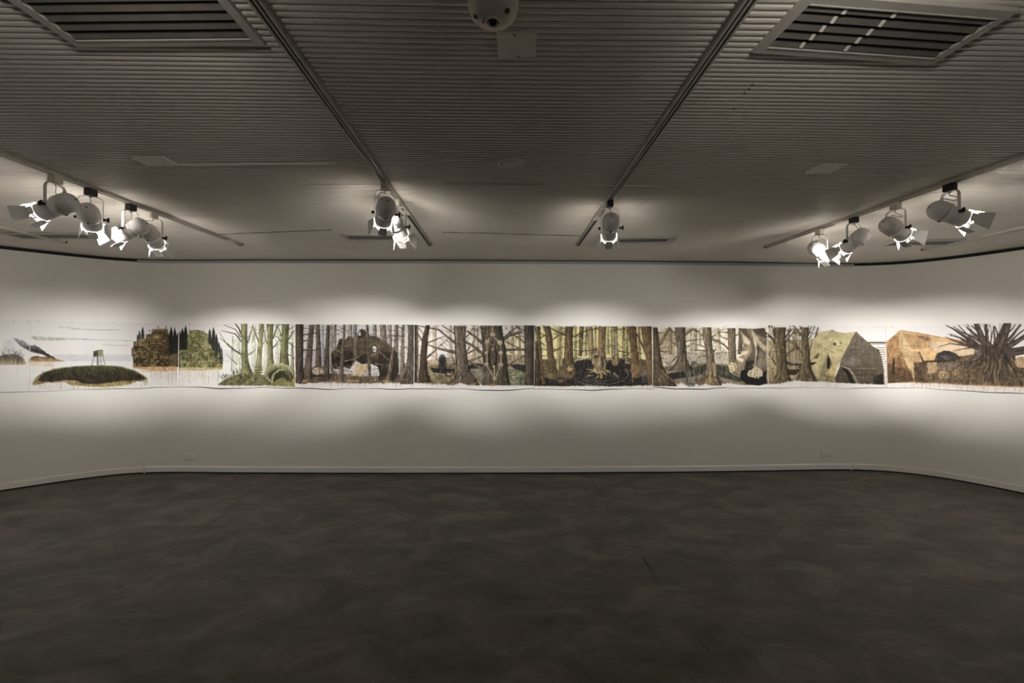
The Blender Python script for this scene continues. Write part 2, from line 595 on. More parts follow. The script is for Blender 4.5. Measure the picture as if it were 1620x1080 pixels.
def proto_meshes():
    P = {}
    mb = MB()
    mb.box(-.021, .021, -.030, .030, -.046, -.0002, bev=.003)
    mb.lathe([(-.056, .008), (-.046, .010)], 16, axis='Z')
    P['adapter'] = mb
    mb = MB()
    mb.strip([(-.064, 0, PIV - .014), (-.064, 0, -.082), (-.060, 0, -.068), (-.050, 0, -.055), (-.030, 0, -.051), (.030, 0, -.051), (.050, 0, -.055),
              (.060, 0, -.068), (.064, 0, -.082), (.064, 0, PIV - .014)], (0, 1, 0), .019, .003)
    P['yoke'] = mb
    mb = MB()                               # wing knob, pointing +X
    mb.lathe([(0.0, .0085), (.012, .0085), (.013, .005), (.018, .005), (.019, .012), (.024, .0135), (.029, .012)], 14, axis='X')
    mb.box(.019, .031, -.0045, .0045, -.017, .017, bev=.002)
    P['knob'] = mb
    mb = MB()                               # plain pivot nut, pointing -X
    mb.lathe([(-.016, .006), (-.013, .009), (-.004, .0095), (0, .0095)], 14, axis='X')
    P['nut'] = mb
    mb = MB()
    prof = [(-.1660, .003), (-.1655, .012), (-.1625, .025), (-.1560, .0380), (-.1460, .0495), (-.1320, .0580), (-.1160, .0625), (-.0960, .0640),
            (-.0790, .0640), (-.0775, .0618), (-.0740, .0618), (-.0725, .0640), (-.0560, .0632), (-.0500, .0610), (-.0460, .0570),
            (-.0280, .0556), (-.0265, .0542), (-.0235, .0542), (-.022, .0554), (.040, .0546), (.048, .0548), (.0495, .0575), (.0600, .0575), (.0615, .0560),
            (.0615, .0510), (.0560, .0500)]
    prof = [(t * .97, r * .95) for t, r in prof]
    mb.lathe(prof, 40, cap=False)
    mb.lathe([(-.1610, .003), (-.1614, .0001)], 40, cap=False)
    # small clip lug underneath
    mb.box(-.007, .007, -.080, -.066, -.070, -.058, bev=.001)
    P['housing'] = mb
    mb = MB()
    mb.lathe([(-.1622, .0052), (-.1590, .0056)], 12)
    P['screw'] = mb
    mb = MB()
    mb.lathe([(-.0825, .0040), (-.0675, .0040)], 8, tf=Matrix.Translation((0, 0, -.069)))
    P['catch'] = mb
    mb = MB()
    mb.lathe([(.0550, .0475), (.0630, .0475), (.0700, .0440), (.0745, .030), (.0760, .001)], 32)
    P['lens'] = mb
    mb = MB()
    mb.lathe([(.0790, .0500), (.0790, .0605), (.0830, .0605), (.0830, .0500), (.0790, .0500)], 36, cap=False)
    for a in range(4):
        tf = Matrix.Rotation((a + .5) * math.pi / 2, 4, 'Y')
        mb.box(-.004, .004, .0560, .0800, .0570, .0590, tf=tf)
    for a in range(4):                      # solid hinge tabs, open at the corners
        tf = Matrix.Rotation(a * math.pi / 2, 4, 'Y')
        mb.box(-.025, .025, .0540, .0860, .0570, .0584, tf=tf)
    P['ring'] = mb

    def flap(ang, w0, w1, w2, ln, phi):
        m = MB()
        tf = Matrix.Rotation(ang, 4, 'Y') @ Matrix.Translation((0, .0850, .0575)) @ Matrix.Rotation(math.radians(phi), 4, 'X')
        t = .0006
        out = [(-w0, 0), (w0, 0), (w1, ln * .55), (w2, ln), (-w2, ln), (-w1, ln * .55)]
        vs = [(x, y, -t) for x, y in out] + [(x, y, t) for x, y in out]
        n = len(out)
        fs = [tuple(range(n)), tuple(range(n, 2 * n))[::-1]] + [(i, (i + 1) % n, n + (i + 1) % n, n + i) for i in range(n)]
        m.add(vs, fs, tf=tf)
        m.tube([(-w0, 0, 0), (w0, 0, 0)], .0022, 6, tf=tf)
        return m
    P['flap_side'] = [flap(math.pi / 2, .038, .049, .058, .080, 20), flap(-math.pi / 2, .038, .049, .058, .080, 20)]
    P['flap_top'] = [flap(0, .034, .032, .028, .056, 12), flap(math.pi, .030, .028, .024, .050, 6)]

    def cord(pts):
        pts = [Vector(p) for p in pts]
        out = []
        for i in range(len(pts) - 1):
            p0, p1, p2, p3 = pts[max(i - 1, 0)], pts[i], pts[i + 1], pts[min(i + 2, len(pts) - 1)]
            for k in range(6):
                t = k / 6
                out.append(0.5 * ((2 * p1) + (p2 - p0) * t + (2 * p0 - 5 * p1 + 4 * p2 - p3) * t * t + (3 * p1 - p0 - 3 * p2 + p3) * t ** 3))
        out.append(pts[-1])
        m = MB()
        m.tube(out, .0026, 7)
        return m
    P['cord'] = [cord([(0, 0, -.054), (.002, -.004, -.072), (.030, .022, -.100), (.040, -.012, -.118), (.018, -.050, -.100), (0, -.046, -.100), (0, -.052, -.117)]),
                 cord([(0, 0, -.054), (0, -.010, -.070), (-.032, -.040, -.078), (-.046, -.030, -.112), (-.030, -.036, -.132), (-.018, -.044, -.120)]),
                 cord([(0, 0, -.054), (.002, -.014, -.072), (.004, -.026, -.090), (.002, -.040, -.114)])]
    for k in ('housing', 'screw', 'catch', 'lens', 'ring'):
        P[k].v = [(x, y + FWD, z) for x, y, z in P[k].v]
    for k in ('flap_side', 'flap_top'):
        for m in P[k]:
            m.v = [(x, y + FWD, z) for x, y, z in m.v]
    return P


PM = proto_meshes()
_cache = {}


def inst(key, mb, name, m, parent):
    """first use builds the mesh, later ones are copies sharing it"""
    kk = (key, m.name)
    if kk not in _cache:
        o = mb.build(name, m, parent)
        _cache[kk] = o
        return o
    o = _cache[kk].copy()
    COL.objects.link(o)
    o.parent = parent
    o.name = name
    return o


BEAM = []


def spotlight(track, px, py, aim, black, cordk, label, power=1.0, flip=False, y_pos=None):
    a, d = TRACKS[track]
    if y_pos is None:
        y_pos = on_z(px, py, H - TH).y
    p = a + d * ((y_pos - a.y) / d.y)
    p.z = H - TH
    piv = p + Vector((0, 0, PIV))
    if isinstance(aim, Vector):
        v = aim - piv
    else:
        v = wall_point(*aim) - piv
    rz = math.atan2(-v.x, v.y)
    pit = math.atan2(-v.z, math.hypot(v.x, v.y))
    root = thing('track_spotlight', label, 'spotlight', p, rz, 'white track spotlights with barn doors')
    ad = inst('adapter', PM['adapter'], 'track_adapter', M['black'] if black else M['cream'], root)
    ad.rotation_euler = (0, 0, math.atan2(-d.x, d.y) - rz)
    ad['label'] = 'black plastic track adapter' if black else 'cream plastic track adapter'
    inst('yoke', PM['yoke'], 'yoke', M['white'], root)
    kn = inst('knob', PM['knob'], 'tilt_knob', M['black'], root)
    kn.location = (-.0655 if flip else .0655, 0, PIV)
    kn.rotation_euler = (-pit, 0, math.pi if flip else 0)
    kn['label'] = 'black wing knob'
    nu = inst('nut', PM['nut'], 'pivot_nut', M['black'], root)
    nu.location = (.0655 if flip else -.0655, 0, PIV)
    nu.rotation_euler = (0, 0, math.pi if flip else 0)
    nu['label'] = 'black pivot nut'
    inst('cord%d' % cordk, PM['cord'][cordk], 'power_cord', M['cordm'], root)
    ho = inst('housing', PM['housing'], 'lamp_housing', M['white'], root)
    ho.location = (0, 0, PIV)
    ho.rotation_euler = (-pit, 0, 0)
    inst('screw', PM['screw'], 'rear_screw', M['black'], ho)
    inst('catch', PM['catch'], 'lamp_catch', M['black'], ho)
    inst('lens', PM['lens'], 'lens', LENS, ho)['label'] = 'glowing white lens'
    rg = inst('ring', PM['ring'], 'barn_door', M['white'], root)
    rg.location = (0, 0, PIV)
    rg.rotation_euler = (-pit, 0, 0)
    for i in (0, 1):
        inst('fs%d' % i, PM['flap_side'][i], 'flap', M['flap'], rg)
        inst('ft%d' % i, PM['flap_top'][i], 'flap', M['flap'], rg)
    ld = bpy.data.lights.new('spot_beam', 'SPOT')
    dist = v.length
    ld.energy = BEAM_W * power * (dist / 2.5) ** 2
    ld.spot_size = math.radians(BEAM_DEG) * min(1.0, 2.75 / dist)
    ld.spot_blend = BEAM_BLEND
    ld.shadow_soft_size = .03
    ld.color = (1.0, 0.98, 0.958)
    lo = bpy.data.objects.new('spot_beam', ld)
    COL.objects.link(lo)
    lo.parent = root
    tf = Matrix.Translation((0, 0, PIV)) @ Matrix.Rotation(-pit, 4, 'X') @ Matrix.Translation((0, .0800 + FWD, 0))
    lo.location = tf.translation
    lo.rotation_euler = (math.pi / 2 - pit, 0, 0)
    lo.scale = (BEAM_WIDE, 1, 1)           # spread lens: the pool is wider than tall
    BEAM.append(lo)
    return root


BEAM_W, BEAM_DEG, BEAM_BLEND = 138.0, 37.0, 1.0
BEAM_WIDE = 1.8

spotlight('LM', 606, 289.5, (560, 566), False, 1, 'white spotlight on cream adapter, the nearer of the two left of centre')
spotlight('LM', 629, 316.5, (742, 572), False, 0, 'white spotlight half hidden behind another, left of the ceiling centre')
spotlight('RM', 971, 318, (940, 566), True, 2, 'lone white spotlight under a black adapter, right of the ceiling centre')
spotlight('LO', 86, 278, Vector((-5.3, 2.75, 1.32)), False, 0, 'white spotlight aimed out of the frame, leftmost of the left cluster', power=0.35, flip=True)
spotlight('LO', 139, 299, (222, 566), True, 2, 'white spotlight pointing downward on black adapter, second from the left', power=0.75)
spotlight('LO', 204, 323, Vector((-5.3, 3.55, 1.32)), True, 0, 'bright white spotlight facing left on black adapter, third in the left cluster', power=0.35, flip=True)
spotlight('LO', 242, 336, (372, 566), False, 1, 'white spotlight farthest along the left cluster, below a cream adapter')
spotlight('RO', 1306, 363, (1488, 570), False, 0, 'brightly lit white spotlight nearest the back wall in the right cluster')
spotlight('RO', 1362, 344, (1118, 566), True, 2, 'white spotlight facing left on black adapter in the right cluster', flip=True)
spotlight('RO', 1426, 321, Vector((5.42, 3.95, 1.32)), False, 0, 'white spotlight on cream adapter, second from right in the right cluster', power=0.35)
spotlight('RO', 1510, 291, Vector((5.42, 2.60, 1.32)), True, 0, 'rightmost white spotlight, large, hanging from a black adapter', power=0.35)
spotlight('LM', 0, 0, (98, 566), True, 0, 'white spotlight on the left middle track, above the frame of the photo', power=0.4, y_pos=0.68)
spotlight('RM', 0, 0, (1296, 566), True, 0, 'white spotlight on the right middle track, above the frame of the photo', y_pos=0.68)


# ------------------------------------------------------------------ ceiling vents
def vent(cx, cy, w, d, rz, label, nsl=5, clips=()):
    root = thing('ceiling_vent', label, 'air vent', (cx, cy, H), rz, 'slatted air vents in the ceiling')
    b = .032
    mb = MB()
    for x0, x1, y0, y1 in ((-w / 2, w / 2, -d / 2, -d / 2 + b), (-w / 2, w / 2, d / 2 - b, d / 2),
                           (-w / 2, -w / 2 + b, -d / 2 + b, d / 2 - b), (w / 2 - b, w / 2, -d / 2 + b, d / 2 - b)):
        mb.box(x0, x1, y0, y1, -.014, .004)
    # sloping inner lip
    for x0, x1, y0, y1 in ((-w / 2 + b, w / 2 - b, -d / 2 + b, -d / 2 + b + .004), (-w / 2 + b, w / 2 - b, d / 2 - b - .004, d / 2 - b)):
        mb.box(x0, x1, y0, y1, -.017, .003)
    mb.build('frame', M['ventm'], root)
    m2 = MB()
    m2.box(-w / 2 + b, w / 2 - b, -d / 2 + b, d / 2 - b, -.0015, .003)
    m2.build('duct', M['duct'], root)['label'] = 'black duct opening'
    dy = (d - 2 * b) / nsl
    for i in range(nsl):
        y = -d / 2 + b + dy * (i + .5)
        m3 = MB()
        tf = Matrix.Translation((0, y, -.008)) @ Matrix.Rotation(math.radians(-24), 4, 'X')
        m3.box(-w / 2 + b, w / 2 - b, -dy * .27, dy * .27, -.0009, .0009, tf=tf)
        sl = m3.build('slat', M['slat'], root)
        for c in clips:
            m4 = MB()
            m4.box(c - .006 - i * .004, c + .006 - i * .004, -dy * .26, dy * .26, -.0035, -.0012, tf=tf)
            if m4.v:
                m4.build('clip', M['plate'], sl)


def vent_px(front_l, front_r, d, label, **k):
    a, b = on_z(*front_l), on_z(*front_r)
    v = b - a
    rz = math.atan2(v.y, v.x)
    n_ = Vector((math.sin(rz), -math.cos(rz), 0))       # towards the camera
    c = (a + b) / 2 + n_ * d / 2
    vent(c.x, c.y, v.length, d, rz, label, **k)


vent_px((122, 69), (420, 66), .27, 'large slatted ceiling vent at the upper left of the photo')
vent_px((1191, 78), (1475, 97), .27, 'large slatted ceiling vent with pale clips at the upper right', clips=(-.19, -.02))
vent_px((37, 376), (163, 376), .22, 'small ceiling vent behind the left cluster of spotlights', nsl=3)
vent_px((551, 378), (662, 378), .22, 'small ceiling vent behind the pair of spotlights left of centre', nsl=3)
vent_px((940, 383), (1056, 382), .22, 'small ceiling vent behind the lone spotlight right of centre', nsl=3)
vent_px((1393, 387.5), (1512, 385), .22, 'small ceiling vent behind the right cluster of spotlights', nsl=3)


# ------------------------------------------------------------------ dome camera, plates, speaker, sockets
c0 = on_z(780, 36, H - .066)
root = thing('security_camera', 'white round ceiling camera with black lens at the top of the photo', 'security camera', (c0.x, c0.y, H))
mb = MB()
mb.lathe([(0.004, .079), (-.010, .079), (-.013, .077)], 48, axis='Z')
mb.build('mounting_base', M['plate'], root)
mb = MB()
mb.lathe([(-.013, .0765), (-.028, .0755), (-.040, .071), (-.050, .062), (-.057, .048), (-.0612, .030), (-.0625, .0205), (-.0612, .019)], 48, axis='Z')
# faceted cheek that makes the cover look like a rounded triangle
body = mb.build('camera_body', M['camera_white'], root)
mb = MB()
mb.lathe([(-.0600, .0235), (-.0660, .0225), (-.0672, .0200), (-.0640, .0180)], 32, axis='Z', cap=False)
mb.build('lens_ring', M['plate'], body)
mb = MB()
mb.lathe([(-.060, .0192), (-.0670, .0182), (-.0735, .0135), (-.0770, .007), (-.0778, .0003)], 28, axis='Z')
mb.build('lens', M['glassy'], body)['label'] = 'glossy black lens'
for x, y in ((-.054, -.008), (.044, -.034)):
    mb = MB()
    rr = math.hypot(x, y)
    zz = float(np.interp(rr, [.030, .048, .062, .071], [-.0612, -.057, -.050, -.040]))
    nrm = Vector((x * .55 / rr, y * .55 / rr, -1)).normalized()
    tf = Matrix.Translation((x, y, zz)) @ Vector((0, 0, -1)).rotation_difference(nrm).to_matrix().to_4x4()
    mb.lathe([(-.0012, .0001), (-.0012, .0082), (.0030, .0084)], 18, axis='Z', tf=tf)
    mb.build('screw_recess', M['recess'], body)
mb = MB()
mb.box(-.0012, .0012, -.012, .012, -.0635, -.055, tf=Matrix.Translation((-.030, -.004, 0.0005)) @ Matrix.Rotation(.25, 4, 'Z'))
mb.build('slot', M['recess'], body)


def plate(name, corners, label, cat, holes=True, th=.007):
    P = [on_z(*c) for c in corners]
    c = sum(P, Vector()) / 4
    w = ((P[1] - P[0]).length + (P[2] - P[3]).length) / 2
    l = ((P[3] - P[0]).length + (P[2] - P[1]).length) / 2
    v = (P[1] - P[0])
    rz = math.atan2(v.y, v.x)
    root = thing(name, label, cat, (c.x, c.y, H), rz, 'square blank plates on the ceiling')
    mb = MB()
    mb.box(-w / 2, w / 2, -l / 2, l / 2, -th, .003, bev=.0015)
    mb.build('cover', M['plate'], root)
    for s in (-1, 1):
        m2 = MB()
        m2.lathe([(-th - .0012, .0034), (-th + .001, .0038)], 10, axis='Z', tf=Matrix.Translation((s * w * .05, s * l * .44, 0)))
        m2.build('screw', M['recess'], root)
    return root


plate('blank_plate', [(787, 50), (848, 49), (848, 90), (787, 88)], 'square blank plate beside the ceiling camera', 'cover plate')
plate('blank_plate', [(210, 247.4), (259, 246.7), (280, 259.5), (234.6, 262.7)], 'square blank plate at left, at the end of a thin ceiling conduit', 'cover plate')
plate('blank_plate', [(1300, 258), (1338, 259), (1313, 274.5), (1277, 272.6)], 'square blank plate on the ceiling above the right cluster of spotlights', 'cover plate')

o = ceil_strip('cable_conduit', (281, 259.8), (533, 257.5), .013, .008, M['plate'])
tag(o, 'thin pale conduit along the ceiling from the left blank plate', 'conduit')

c0 = on_z(808, 257)
root = thing('ceiling_speaker', 'round white ceiling speaker between the two middle tracks', 'speaker', (c0.x, c0.y, H))
mb = MB()
mb.lathe([(.003, .080), (-.007, .080), (-.010, .077), (-.010, .066), (-.006, .064), (.002, .064)], 48, axis='Z', cap=False)
mb.build('rim', M['plate'], root)
mb = MB()
mb.lathe([(.002, .0645), (-.0055, .0645), (-.0085, .050), (-.0095, .0005)], 48, axis='Z')
mb.build('grille', M['grille'], root)


def socket(px, py, label):
    s = s_of_px(px)
    p = wall_point(px, py)
    n = Vector((np.interp(s, WS, WN[:, 0]), np.interp(s, WS, WN[:, 1]), 0)).normalized()
    root = thing('wall_socket', label, 'wall socket', p, math.atan2(n.x, -n.y), 'wall sockets on the back wall')
    mb = MB()
    mb.box(-.058, .058, -.011, .006, -.038, .038, bev=.003)
    mb.build('faceplate', M['socket'], root)
    for x in (-.026, .026):
        m2 = MB()
        m2.box(x - .020, x + .020, -.0135, -.010, -.022, .022, bev=.002)
        m2.build('outlet', M['socket'], root)


socket(301.5, 721.5, 'white double wall socket low on the back wall, left end')
socket(1304.5, 716.5, 'white double wall socket low on the back wall, right end')

# ------------------------------------------------------------------ the painted frieze
# The drawings are painted here as numbers (ink on paper) and stored as a colour
# attribute on the dense mesh of every sheet.
S = 3.0
PAINT_GAIN = 0.90
AX0, AY0, AX1, AY1 = -190, 494, 1760, 640
AW, AH = int((AX1 - AX0) * S), int((AY1 - AY0) * S)
PAPER = (226, 221, 217)
art = np.empty((AH, AW, 3), np.float32)
art[:] = PAPER


def vnoise(h, w, sy, sx):
    gh, gw = int(h / sy) + 3, int(w / sx) + 3
    g = rng.random((gh, gw)).astype(np.float32)
    y = np.arange(h) / sy
    x = np.arange(w) / sx
    y0, x0 = y.astype(int), x.astype(int)
    fy, fx = (y - y0)[:, None], (x - x0)[None]
    fy, fx = fy * fy * (3 - 2 * fy), fx * fx * (3 - 2 * fx)
    a, b = g[y0][:, x0], g[y0][:, x0 + 1]
    c, d = g[y0 + 1][:, x0], g[y0 + 1][:, x0 + 1]
    return (a * (1 - fx) + b * fx) * (1 - fy) + (c * (1 - fx) + d * fx) * fy


N_V = (0.5 * vnoise(AH, AW, 30, 2.6) + 0.3 * vnoise(AH, AW, 14, 1.5) + 0.2 * vnoise(AH, AW, 60, 6)) * 2 - 1
N_H = (0.5 * vnoise(AH, AW, 2.6, 30) + 0.5 * vnoise(AH, AW, 1.6, 14)) * 2 - 1
N_S = (0.4 * vnoise(AH, AW, 3, 3) + 0.3 * vnoise(AH, AW, 7, 7) + 0.3 * vnoise(AH, AW, 18, 18)) * 2 - 1
N_L = (0.6 * vnoise(AH, AW, 40, 40) + 0.4 * vnoise(AH, AW, 16, 16)) * 2 - 1
N_W = (0.6 * vnoise(AH, AW, 26, 4.2) + 0.4 * vnoise(AH, AW, 12, 2.4)) * 2 - 1
NZ = {'w': N_W, 'v': N_V, 'h': N_H, 's': N_S, 'l': N_L}
T = [0.0, 0.0, 1.0]


def crop(ox, oy, f):
    T[:] = [ox, oy, f]


def tx(p):
    a = np.asarray(p, float).reshape(-1, 2)
    return np.stack([(T[0] + a[:, 0] / T[2] - AX0) * S, (T[1] + a[:, 1] / T[2] - AY0) * S], 1)


def blend(y0, y1, x0, x1, m, col, tex, amp, a):
    sub = art[y0:y1, x0:x1]
    c = np.array(col, np.float32)[None, None] * np.ones((y1 - y0, x1 - x0, 1), np.float32)
    if tex:
        c = c * (1 + amp * NZ[tex][y0:y1, x0:x1, None])
    m = (m * a)[..., None]
    sub[:] = sub * (1 - m) + c * m


def blur(m, n):
    for _ in range(n):
        p = np.pad(m, 1, mode='edge')
        m = (p[:-2, 1:-1] + p[2:, 1:-1] + p[1:-1, :-2] + p[1:-1, 2:] + 2 * p[1:-1, 1:-1]) / 6
    return m


def poly(pts, col, a=1.0, tex='s', amp=0.2, soft=1, rag=0.0, col2=None, g=(0, 1)):
    """filled shape; col2 fades in from top (g[0]) to bottom (g[1])"""
    P = tx(pts)
    if rag:
        Q = []
        for i in range(len(P)):
            p, q = P[i], P[(i + 1) % len(P)]
            n = max(1, int(np.hypot(*(q - p)) / 4))
            for k in range(n):
                Q.append(p + (q - p) * k / n + rng.normal(0, rag * S, 2))
        P = np.array(Q)
    pad = 2 + soft * 2
    x0, x1 = int(max(0, P[:, 0].min() - pad)), int(min(AW, P[:, 0].max() + pad + 1))
    y0, y1 = int(max(0, P[:, 1].min() - pad)), int(min(AH, P[:, 1].max() + pad + 1))
    if x1 <= x0 or y1 <= y0:
        return
    xs, ys = np.arange(x0, x1) + .5, np.arange(y0, y1) + .5
    m = np.zeros((len(ys), len(xs)), bool)
    for i in range(len(P)):
        (ax, ay), (bx, by) = P[i], P[(i + 1) % len(P)]
        if ay == by:
            continue
        lo, hi = (ay, by) if ay < by else (by, ay)
        r = (ys >= lo) & (ys < hi)
        if not r.any():
            continue
        xi = ax + (ys[r] - ay) / (by - ay) * (bx - ax)
        m[r] ^= xs[None] > xi[:, None]
    m = blur(m.astype(np.float32), soft)
    if col2 is not None:
        t = np.clip(((ys - P[:, 1].min()) / (np.ptp(P[:, 1]) + 1e-6) - g[0]) / (g[1] - g[0]), 0, 1)[:, None, None]
        sub = art[y0:y1, x0:x1]
        c = np.array(col, np.float32) * (1 - t) + np.array(col2, np.float32) * t
        c = c * np.ones((1, x1 - x0, 1))
        if tex:
            c = c * (1 + amp * NZ[tex][y0:y1, x0:x1, None])
        sub[:] = sub * (1 - m[..., None] * a) + c * m[..., None] * a
    else:
        blend(y0, y1, x0, x1, m, col, tex, amp, a)


def ell(cx, cy, rx, ry, col, a=1.0, tex='s', amp=0.2, soft=1, a0=0, a1=360, rag=0.0, **k):
    t = np.radians(np.linspace(a0, a1, 40, endpoint=False))
    poly(np.stack([cx + rx * np.cos(t), cy + ry * np.sin(t)], 1), col, a, tex, amp, soft, rag, **k)


def stroke(pts, w0, w1, col, a=1.0, tex='s', amp=0.25):
    """tapered line, widths in crop pixels"""
    P = tx(pts)
    n = len(P)
    L = np.concatenate([[0], np.cumsum(np.hypot(*(P[1:] - P[:-1]).T))])
    k = S / T[2]
    W = (w0 + (w1 - w0) * L / max(L[-1], 1e-6)) * k / 2
    pad = W.max() + 2
    x0, x1 = int(max(0, P[:, 0].min() - pad)), int(min(AW, P[:, 0].max() + pad + 1))
    y0, y1 = int(max(0, P[:, 1].min() - pad)), int(min(AH, P[:, 1].max() + pad + 1))
    if x1 <= x0 or y1 <= y0:
        return
    X, Y = np.meshgrid(np.arange(x0, x1) + .5, np.arange(y0, y1) + .5)
    m = np.zeros(X.shape, np.float32)
    for i in range(n - 1):
        d = P[i + 1] - P[i]
        q = max(float(d @ d), 1e-6)
        t = np.clip(((X - P[i, 0]) * d[0] + (Y - P[i, 1]) * d[1]) / q, 0, 1)
        ds = np.hypot(X - P[i, 0] - t * d[0], Y - P[i, 1] - t * d[1])
        w = W[i] + (W[i + 1] - W[i]) * t
        m = np.maximum(m, np.clip(w - ds + .5, 0, 1) * np.minimum(1, 2 * w + .25))
    blend(y0, y1, x0, x1, m, col, tex, amp, a)


def trunk(rows, col, amp=0.38, light=0.25, side=-1, a=1.0, k=16, flare=0):
    """rows (y, xl, xr): a tree trunk with bark running along it"""
    rows = [list(r) for r in rows]
    P = tx([(r[1], r[0]) for r in rows])
    Q = tx([(r[2], r[0]) for r in rows])
    yy = P[:, 1]
    y0, y1 = int(max(0, yy.min())), int(min(AH, yy.max() + 1))
    ys = np.arange(y0, y1) + .5
    xl, xr = np.interp(ys, yy, P[:, 0]), np.interp(ys, yy, Q[:, 0])
    wob = (vnoise(len(ys), 2, 9, 1)[:, 0] - .5) * 1.6
    xl, xr = xl + wob, xr + (vnoise(len(ys), 2, 9, 1)[:, 0] - .5) * 1.6
    x0, x1 = int(max(0, xl.min() - 2)), int(min(AW, xr.max() + 3))
    if x1 <= x0 or y1 <= y0:
        return
    X = np.arange(x0, x1)[None] + .5
    u = (X - xl[:, None]) / np.maximum(xr - xl, 1e-3)[:, None]
    m = np.clip(np.minimum(X - xl[:, None], xr[:, None] - X) + .5, 0, 1).astype(np.float32)
    # ragged fading top and toe
    t = rng.random(k * 3).astype(np.float32)
    line = np.interp(np.clip(u, 0, 1) * (k * 3 - 1), np.arange(k * 3), t)
    fine = NZ['v'][y0:y1, x0:x1]
    bark = (line * 2 - 1) * .55 + fine * .75 + NZ['s'][y0:y1, x0:x1] * .25
    sh = 1 + light * side * (u - .5) * 2 * -1 * -1
    edge = 1 - .42 * np.clip((np.abs(u - .5) * 2 - .7) / .3, 0, 1)
    fis = np.clip((NZ['w'][y0:y1, x0:x1] - .30) * 2.2, 0, 1)       # dark fissures and pale ridges
    rid = np.clip((-NZ['w'][y0:y1, x0:x1] - .34) * 2.2, 0, 1)
    c = np.array(col, np.float32)[None, None] * ((1 + amp * bark) * (1 - .55 * fis) * (1 + .55 * rid) * sh * edge)[..., None]
    sub = art[y0:y1, x0:x1]
    m = (m * a)[..., None]
    sub[:] = sub * (1 - m) + c * m
    for _ in range(flare):
        pass


def limb(x, y, ang, ln, w, col, depth=2, a=1.0, bend=0.25, kids=3, w1=None):
    pts = [(x, y)]
    n = 5
    an = ang
    cx, cy = x, y
    for i in range(n):
        an += rng.normal(0, bend)
        cx += math.cos(an) * ln / n
        cy += math.sin(an) * ln / n
        pts.append((cx, cy))
    stroke(pts, w, w * .3 if w1 is None else w1, col, a)
    if depth > 0:
        for _ in range(kids):
            i = rng.integers(1, n)
            s = rng.choice([-1, 1])
            limb(pts[i][0], pts[i][1], ang + s * rng.uniform(.4, .9), ln * rng.uniform(.35, .6), max(1.2, w * .5), col, depth - 1, a, bend, kids - 1)


def drips(x0, x1, y0, y1, n, col, w=1.6, a=.6):
    for _ in range(n):
        x = rng.uniform(x0, x1)
        b = y0 + (y1 - y0) * rng.uniform(.45, 1.0)
        stroke([(x, y0), (x + rng.uniform(-1, 1), b)], w * rng.uniform(.7, 1.4), w * .8, col, a * rng.uniform(.5, 1))


def cypress(x, y0, y1, w, col):
    poly([(x, y0), (x + w * .30, y0 + (y1 - y0) * .2), (x + w * .5, y0 + (y1 - y0) * .65), (x + w * .42, y1), (x - w * .42, y1),
          (x - w * .5, y0 + (y1 - y0) * .65), (x - w * .28, y0 + (y1 - y0) * .2)], col, 1, 'v', .35, 1, .12)


def windows(x0, x1, y0, y1, n, light, dark, sz=(10, 16)):
    for _ in range(n):
        x, y = rng.uniform(x0, x1), rng.uniform(y0, y1)
        w, h = rng.uniform(.5, 1) * sz[0], rng.uniform(.5, 1) * sz[1]
        c = light if rng.random() < .55 else dark
        poly([(x, y), (x + w, y), (x + w, y + h), (x, y + h)], c, .65, 's', .2, 1)


def foliage(x0, x1, y0, y1, n, cols, ln=12, w=3):
    for _ in range(n):
        x, y = rng.uniform(x0, x1), rng.uniform(y0, y1)
        an = rng.uniform(-2.6, -.5)
        c = cols[rng.integers(len(cols))]
        stroke([(x, y), (x + math.cos(an) * ln, y + math.sin(an) * ln)], w, w * .4, c, .7)


# ---- sheet with the grove in grey hills, left of the frame edge
crop(0, 480, 6.75)
poly([(-1300, 560), (-60, 575), (0, 590), (0, 612), (-1300, 612)], (188, 184, 190), .35, 'l', .1, 4)
ell(-520, 640, 380, 110, (120, 105, 78), 1, 's', .3, 2, 180, 360)
for i in range(24):
    x = rng.uniform(-800, -240)
    limb(x, 560 + abs(x + 520) * .15, -1.57 + rng.normal(0, .15), rng.uniform(70, 170), 4, (96, 90, 88), 1, .7)
drips(-880, -160, 650, 900, 50, (170, 150, 115))
# ---- shore with the smoke plume and island
poly([(560, 545), (1410, 545), (1410, 612), (560, 612)], (180, 173, 187), .40, 'l', .1, 20)
stroke([(600, 611), (1410, 608)], 3, 3, (150, 146, 150), .8)
for pts, w0, w1, c in (([(640, 250), (800, 266), (1040, 284), (1290, 280)], 16, 8, (196, 198, 184)), ([(760, 272), (1050, 286), (1280, 284)], 4, 3, (165, 158, 145)),
                       ([(350, 362), (480, 372), (640, 378), (860, 380), (1120, 391)], 34, 5, (180, 188, 170)), ([(380, 384), (530, 392), (700, 388)], 8, 5, (160, 166, 148)),
                       ([(860, 384), (1100, 391), (1420, 398)], 4, 4, (165, 160, 155)), ([(1095, 444), (1250, 448), (1380, 451)], 10, 6, (176, 174, 166))):
    stroke(pts, w0, w1, c, .9)
stroke([(40, 560), (100, 580)], 2, 2, (120, 110, 100))
poly([(-10, 560), (60, 545), (130, 537), (200, 545), (255, 590), (282, 640), (268, 654), (-10, 656)], (112, 102, 86), 1, 'v', .35, 2, .3, (178, 156, 118), (.35, 1))
for x in (205, 228, 246):
    stroke([(x - 25, 570), (x, 640)], 10, 4, (84, 84, 82), .6)
for i in range(34):
    x = rng.uniform(20, 250)
    limb(x, 548 + abs(x - 130) * .2, -1.57 + rng.normal(0, .22), rng.uniform(40, 150) * (1 - abs(x - 120) / 260), 4.2, (104, 98, 100), 1, .75)
ell(95, 450, 70, 60, (190, 186, 190), .35, 'l', .1, 6)
